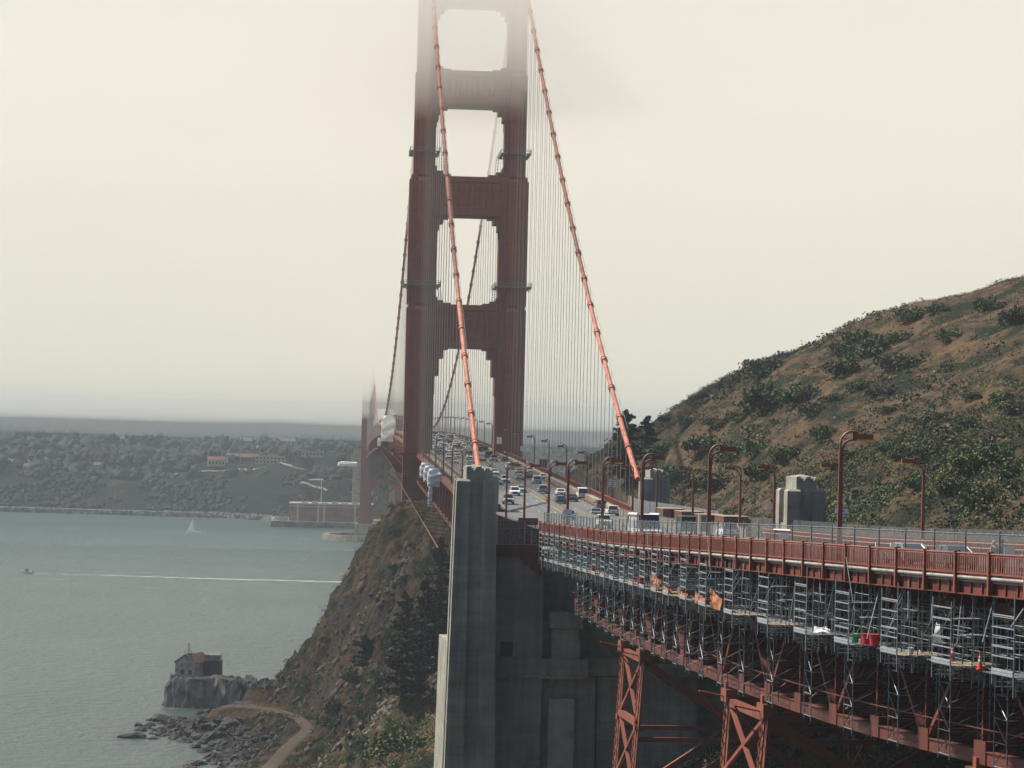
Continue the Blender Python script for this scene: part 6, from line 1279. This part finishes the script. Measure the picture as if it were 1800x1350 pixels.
for k in range(6): x = -26+k*9; mb.box(x-3, x+3, 2368, 2374, 21.6, 22.4+(k % 2)*.8)
mb.build('gun_platform', TRIM, e)
e = empty('light_mast', (-11.5, 2372, 21.6), 0, 'white mast with crossarm standing on the brick fort', 'mast'); mb = MB(); mb.tube([(0, 0, 0), (0, 0, 21)], [.3, .2], 8); mb.build('pole', WHITE, e); mb = MB(); mb.box(-4.5, 4.5, -.25, .25, 20.4, 20.9); mb.box(-2.5, 2.5, -.3, .3, 19.2, 19.5); mb.build('crossarm', TRIM, e)
e = empty('gatehouse', (-45.5, 2375, 5.4), 0, 'small pale gatehouse left of the brick fort', 'house'); mb = MB(); mb.box(-4.5, 4.5, -4, 4, 0, 4.2); mb.build('wall', TRIM, e); mb = MB(); mb.prism([(-4.8, 4.2), (4.8, 4.2), (0, 6.3)], -4.3, 4.3); mb.build('roof', BRICK, e)
# tiny parked cars
CM = [COL['white'], COL['silver'], COL['dark'], COL['red']]; cms = []
for c in CM:
    mb = MB(); mb.box(-2.2, 2.2, -.9, .9, .35, .95); mb.frus((-1.3, 1.5, -.85, .85), (-.8, 1.1, -.7, .7), .95, 1.5, 1); mb.box(-1.8, -1.1, -.95, .95, 0, .6, 2); mb.box(1.1, 1.8, -.95, .95, 0, .6, 2); o = mb.build('parked_car', [c, GLASS, DARK]); cms.append(o)
fu = set(); xs = [-166, -160, -152, -147, -139, -134, -128, -121, -116, -110, -105, -99, -94, -88, -83, -77, -71, -66, -60, -56]
for i, x in enumerate(xs):
    k = [0, 1, 0, 2, 0, 1, 3, 0][i % 8]; o = cms[k] if k not in fu else cms[k].copy()
    if k in fu: C.objects.link(o)
    fu.add(k); o.location = (x, float(coastY(x))+7, 4.7); o.rotation_euler = (0, 0, [0, .2, 1.4, .1, 1.5, 0][i % 6]); tag(o, f'{["white", "silver", "dark", "red"][k]} car, {ord_[i]} from the left in the row parked along the far seawall', 'car', 'cars parked along the far seawall')
for i in range(9):
    o = cms[i % 2].copy(); C.objects.link(o); o.location = (-53+(i % 5)*2.6, 2382+i*9, 5.45); o.rotation_euler = (0, 0, 1.5); tag(o, f'tiny parked car between the gatehouse and fort, {ord_[i]} row back', 'car', 'cars parked beside the fort')
# houses
CREAM = mat('cream_wall', (.48, .42, .32), .85, .08, .3); WHW = mat('white_house_wall', (.52, .52, .49), .85, .08, .3); REDR = mat('red_tile_roof', (.28, .11, .08), .85, .15, .3); GRR = mat('grey_roof', (.22, .22, .21), .85, .15, .3); DW = mat('dark_window', (.03, .035, .04), .3, 0)
def house(x, y, z, w, d, h, rz, wm, rm, lab, flat=False, cols=4, floors=1, cat='house'):
    e = empty('house' if cat == 'house' else 'building', (x, y, z-1), rz, lab, cat, 'buildings on the far shore'); mb = MB(); mb.box(-w/2, w/2, -d/2, d/2, 0, h+1); mb.build('wall', wm, e)
    mb = MB()
    if flat: mb.box(-w/2-.4, w/2+.4, -d/2-.4, d/2+.4, h+1, h+1.7)
    else: mb.prism([(-d/2-.6, h+1), (d/2+.6, h+1), (0, h+1+d*.42)], -w/2-.5, w/2+.5, axis='x')
    mb.build('roof', rm, e)
    for f_ in range(floors):
        mb = MB()
        for k in range(cols): cx_ = -w/2+w*(k+.5)/cols; mb.box(cx_-w/cols*.26, cx_+w/cols*.26, -d/2-.06, -d/2-.003, 1+h*(f_+.25)/floors, 1+h*(f_+.78)/floors)
        mb.build('window', DW, e)
HS = [(-350.7, 2877.0, 44.3, 9), (-360.0, 2892.2, 44.6, 11), (-337.9, 2951.3, 46.0, 7), (-326.6, 2962.9, 48.1, 8), (-331.2, 2867.9, 39.9, 10), (-295.5, 2967.4, 48.8, 9), (-295.3, 3264.0, 55.4, 11), (-262.2, 2930.1, 43.5, 8), (-247.3, 2909.9, 41.5, 7), (-236.0, 2960.4, 50.2, 7), (-224.3, 3700, 0, 20), (-232.7, 3600, 0, 14), (-262.9, 3650, 0, 10)]
hl = ['leftmost white gabled house on the far shore', 'second white house from the left edge on the far shore', 'small house right of the two leftmost white ones', 'white house with grey roof in the trees near the left edge', 'long low building under the white houses at far left', 'white two-window house among the trees, left quarter', 'cluster house highest up the slope at left', 'white house with red roof, left of the middle clearing', 'small white house just right of the red-roofed white house', 'small pale house standing alone before the dark trees', 'largest white building in the misty forest', 'lower white building in the misty forest', 'small pale building left in the misty forest']
for i, (x, y, z, w) in enumerate(HS):
    z = float(hfar(np.array([x]), np.array([y]))[0]); house(x, y, z, w, w*.8, w*.42, [.3, -.4, .1, .6, 0, -.3][i % 6], WHW, [GRR, REDR, GRR][i % 3], hl[i], cols=3)
e_ = [(-168, 3100, 15, 'bright red-roofed long building by the car park', WHW, REDR, 4.5), (-158, 2990, 14, 'second red-roofed building below the bright one', BRICK, REDR, 4.0), (-127, 2826, 18, 'broad cream pavilion with white pillars on the slope', CREAM, REDR, 6), (-111, 2853, 12, 'small cream house right of the pillared pavilion', CREAM, GRR, 5), (-92, 2835, 20, 'low dark red building left of the long cream one', BRICK, REDR, 4)]
for x, y, w, lab, wm, rm, h in e_: house(x, y, float(hfar(np.array([x]), np.array([y]))[0])+.5, w, 9, h, .1, wm, rm, lab, cols=5)
z = float(hfar(np.array([-62.]), np.array([2745.]))[0]); house(-62, 2752, z+.8, 42, 12, 7.5, .02, CREAM, CREAM, 'long two-storey cream building with a row of windows', True, 11, 2, 'building'); z = float(hfar(np.array([-27.]), np.array([2725.]))[0]); house(-27, 2725, z+1.5, 30, 11, 5.5, 0, CREAM, GRR, 'lower wing right of the long cream building', True, 8, 1, 'building')
for x, y, w, lab in ((-118, 3480, 15, 'white house high in the trees above the cream building'), (-66, 3520, 24, 'largest white house above the trees, right of centre'), (-92, 3400, 12, 'white house half hidden below the largest one'), (-60, 3130, 10, 'pale house in the dark wood behind the cream building')): house(x, y, float(hfar(np.array([x]), np.array([y]))[0])+2, w, 10, 8, .2, WHW, GRR, lab, cols=4, floors=2)
hr = np.random.default_rng(12)
for i in range(16):
    x = -330+i*19.0+hr.uniform(-7, 7); y = float(coastY(x))+hr.uniform(330, 1000); s = hr.uniform(7, 12); z = float(hfar(np.array([x]), np.array([y]))[0])
    house(x, y, z+3.0, s, s*.8, s*.5, hr.uniform(-.6, .6), WHW if i % 3 else CREAM, [GRR, REDR][i % 2], f'scattered pale house showing between the trees, {ord_[i]} from the left in its band', cols=3)
# woods: crowns
FTREE = leafmat('far_tree_crown', (.008, .016, .011), (.026, .042, .026))
def blobs(name, pts, mt, lab, kind=None, cat='wood', seed=1):
    r = np.random.default_rng(seed); V = []; F = []; base = []; fs = []
    import bmesh
    bm = bmesh.new(); bmesh.ops.create_icosphere(bm, subdivisions=2, radius=1); bv = np.array([v.co[:] for v in bm.verts]); bf = np.array([[v.index for v in f.verts] for f in bm.faces]); bm.free()
    k = 0
    for x, y, z, s in pts:
        q = bv*(1+.36*r.normal(size=(len(bv), 1)))*np.array([s*r.uniform(.7, 1.3), s, s*r.uniform(.6, 1.25)]); V.append(q+np.array([x, y, z])); F.append(bf+k*len(bv)); k += 1
    V = np.concatenate(V); F = np.concatenate(F); me = bpy.data.meshes.new(name); me.vertices.add(len(V)); me.vertices.foreach_set('co', V.ravel()); me.loops.add(F.size); me.loops.foreach_set('vertex_index', F.ravel()); me.polygons.add(len(F)); me.polygons.foreach_set('loop_start', np.arange(0, F.size, 3)); me.polygons.foreach_set('loop_total', np.full(len(F), 3)); me.update(calc_edges=True)
    me.materials.append(mt); o = bpy.data.objects.new(name, me); C.objects.link(o); return tag(o, lab, cat, kind=kind)
r = np.random.default_rng(77); X = r.uniform(-650, 420, 15000); Y = coastY(X)+150+3400*r.random(15000)**1.5
den = np.where(Y-coastY(X) > 300+60*fbm(X/80, X/80+3, 5, 2), .85, .12+.9*np.clip(fbm(X/60, Y/60, 71, 3), 0, 1)); den = np.where((np.abs(X+70) < 75) & (Y < 2900), .02, den)
kp = r.random(15000) < den; X, Y = X[kp], Y[kp]; Z = hfar(X, Y); S = r.uniform(1.8, 6.5, len(X))*(1+(Y-coastY(X))/2600)
blobs('forest', list(zip(X, Y, Z+S*.75, S)), FTREE, 'dark misty wood covering the far hills', 'stuff', seed=4)
X = r.uniform(-420, 60, 3500); Y = coastY(X)+r.uniform(30, 190, 3500); kp = (fbm(X/35, Y/35, 81, 3) > .02); X, Y = X[kp], Y[kp]; Z = hfar(X, Y); S = r.uniform(1.5, 3.8, len(X))
blobs('bluff_scrub', list(zip(X, Y, Z+S*.2, S)), FTREE, 'dark green scrub on the bluff above the far seawall', 'stuff', seed=5, cat='scrub')
def fartree(x, y, w, h, lab, seed):
    z = float(hfar(np.array([x]), np.array([y]))[0]); rr = np.random.default_rng(seed); e = empty('broad_tree', (x, y, z), 0, lab, 'tree', 'dark trees on the far shore'); P = []
    lob = [(rr.uniform(-w, w)*.7, rr.uniform(-w, w)*.5, h*rr.uniform(.35, .8), w*rr.uniform(.3, .5), .8) for k in range(9)]
    P = crown_pts(900, lob, rr); leaves('crown', P, rr.uniform(.35, .8, len(P)), LEAFD, e, nr=rr); m_ = MB(); m_.tube([(0, 0, -1), (0, 0, h*.6)], [.6, .3], 6); m_.build('trunk', WOOD, e)
for i, (x, y, w, h, lab) in enumerate([(-44, 2560, 15, 15, 'dark tree mass behind the left end of the fort'), (-22, 2545, 17, 17, 'large dark tree mass behind the middle of the fort'), (8, 2550, 17, 20, 'tallest dark trees behind the right end of the fort'), (-42, 2680, 12, 16, 'dark tree clump standing on the grassy slope below the cream building'), (-28, 2660, 10, 14, 'right part of the dark clump on the grassy slope'), (-152, 2850, 12, 13, 'dark trees below the pillared pavilion'), (-172, 2835, 11, 12, 'dark trees at the left of the clearing below the red roofs')]): fartree(x, y, w, h, lab, 90+i)
#@@FOG
# ------------------------------------------------------------------ air and fog
hz, t, b = newmat('haze_air'); t.nodes.remove(b); pv = t.nodes.new('ShaderNodeVolumePrincipled')
pv.inputs['Color'].default_value = (.72, .81, .90, 1); pv.inputs['Density'].default_value = .00010
t.links.new(pv.outputs[0], t.nodes['Material Output'].inputs['Volume'])
hb = MB(); hb.box(-6000, 6000, -400, 12000, -9, 236); tag(hb.build('haze', hz), kind='stuff')
fg, t, b = newmat('fog_bank'); t.nodes.remove(b); pv = t.nodes.new('ShaderNodeVolumePrincipled')
pv.inputs['Color'].default_value = (1.0, .985, .935, 1); pv.inputs['Density'].default_value = .0135; pv.inputs["Anisotropy"].default_value = 0
t.links.new(pv.outputs[0], t.nodes['Material Output'].inputs['Volume'])
def fogbody(name, mt, YS, ZS, TOP, seed):
    fb = MB(); XS = [-6500, -3500, -2000, -1200, -700, -400, -250, -150, -90, -50, -20, 0, 20, 40, 60, 90, 150, 250, 400, 700, 1200, 2000, 3500, 6500]; g0 = len(XS)
    for j, (y, z) in enumerate(zip(YS, ZS)):
        for i, x in enumerate(XS): fb.v.append((x, y, z + 2*mnoise.noise(Vector((x*.013, y*.013, seed))) + (1.0*mnoise.noise(Vector((x*.05, y*.05, 7))) if abs(x) < 100 and y < 1500 else 0)))
    for j, y in enumerate(YS):
        for i, x in enumerate(XS): fb.v.append((x, y, ZS[j]+TOP))
    nb = g0*len(YS)
    for j in range(len(YS)-1):
        for i in range(g0-1):
            a = j*g0+i; fb.f += [(a, a+g0, a+g0+1, a+1), (a+nb, a+1+nb, a+g0+1+nb, a+g0+nb)]
    for i in range(g0-1):
        a = i; fb.f.append((a, a+1, a+1+nb, a+nb)); a = (len(YS)-1)*g0+i; fb.f.append((a+1, a, a+nb, a+1+nb))
    for j in range(len(YS)-1):
        a = j*g0; fb.f.append((a+g0, a, a+nb, a+g0+nb)); a = j*g0+g0-1; fb.f.append((a, a+g0, a+g0+nb, a+nb))
    fb.m = [0]*len(fb.f); tag(fb.build(name, mt), kind='stuff')
fogbody('fog_bank', fg, [600, 640, 680, 720, 760, 800, 850, 900, 1000, 1150, 1350, 1600, 1900], [200, 195, 188, 182, 176, 171, 166, 160, 152, 142, 130, 117, 105], 60, 1)
f3_, t, b = newmat('fog_veil_air'); t.nodes.remove(b); pv = t.nodes.new('ShaderNodeVolumePrincipled')
pv.inputs['Color'].default_value = (.86, .865, .83, 1); pv.inputs['Density'].default_value = .005; pv.inputs['Anisotropy'].default_value = 0
t.links.new(pv.outputs[0], t.nodes['Material Output'].inputs['Volume'])
fogbody('fog_veil', f3_, [1902, 2050, 2200, 2400], [99, 95, 93, 92], 80, 2)
f2_, t, b = newmat('far_fog'); t.nodes.remove(b); pv = t.nodes.new('ShaderNodeVolumePrincipled')
pv.inputs['Color'].default_value = (.42, .45, .45, 1); pv.inputs['Density'].default_value = .0015; pv.inputs['Anisotropy'].default_value = 0
t.links.new(pv.outputs[0], t.nodes['Material Output'].inputs['Volume'])
fogbody('low_cloud', f2_, [2402, 2700, 3200, 4000, 5500, 8000, 12500], [88, 86, 83, 80, 80, 60, 20], 300, 3)
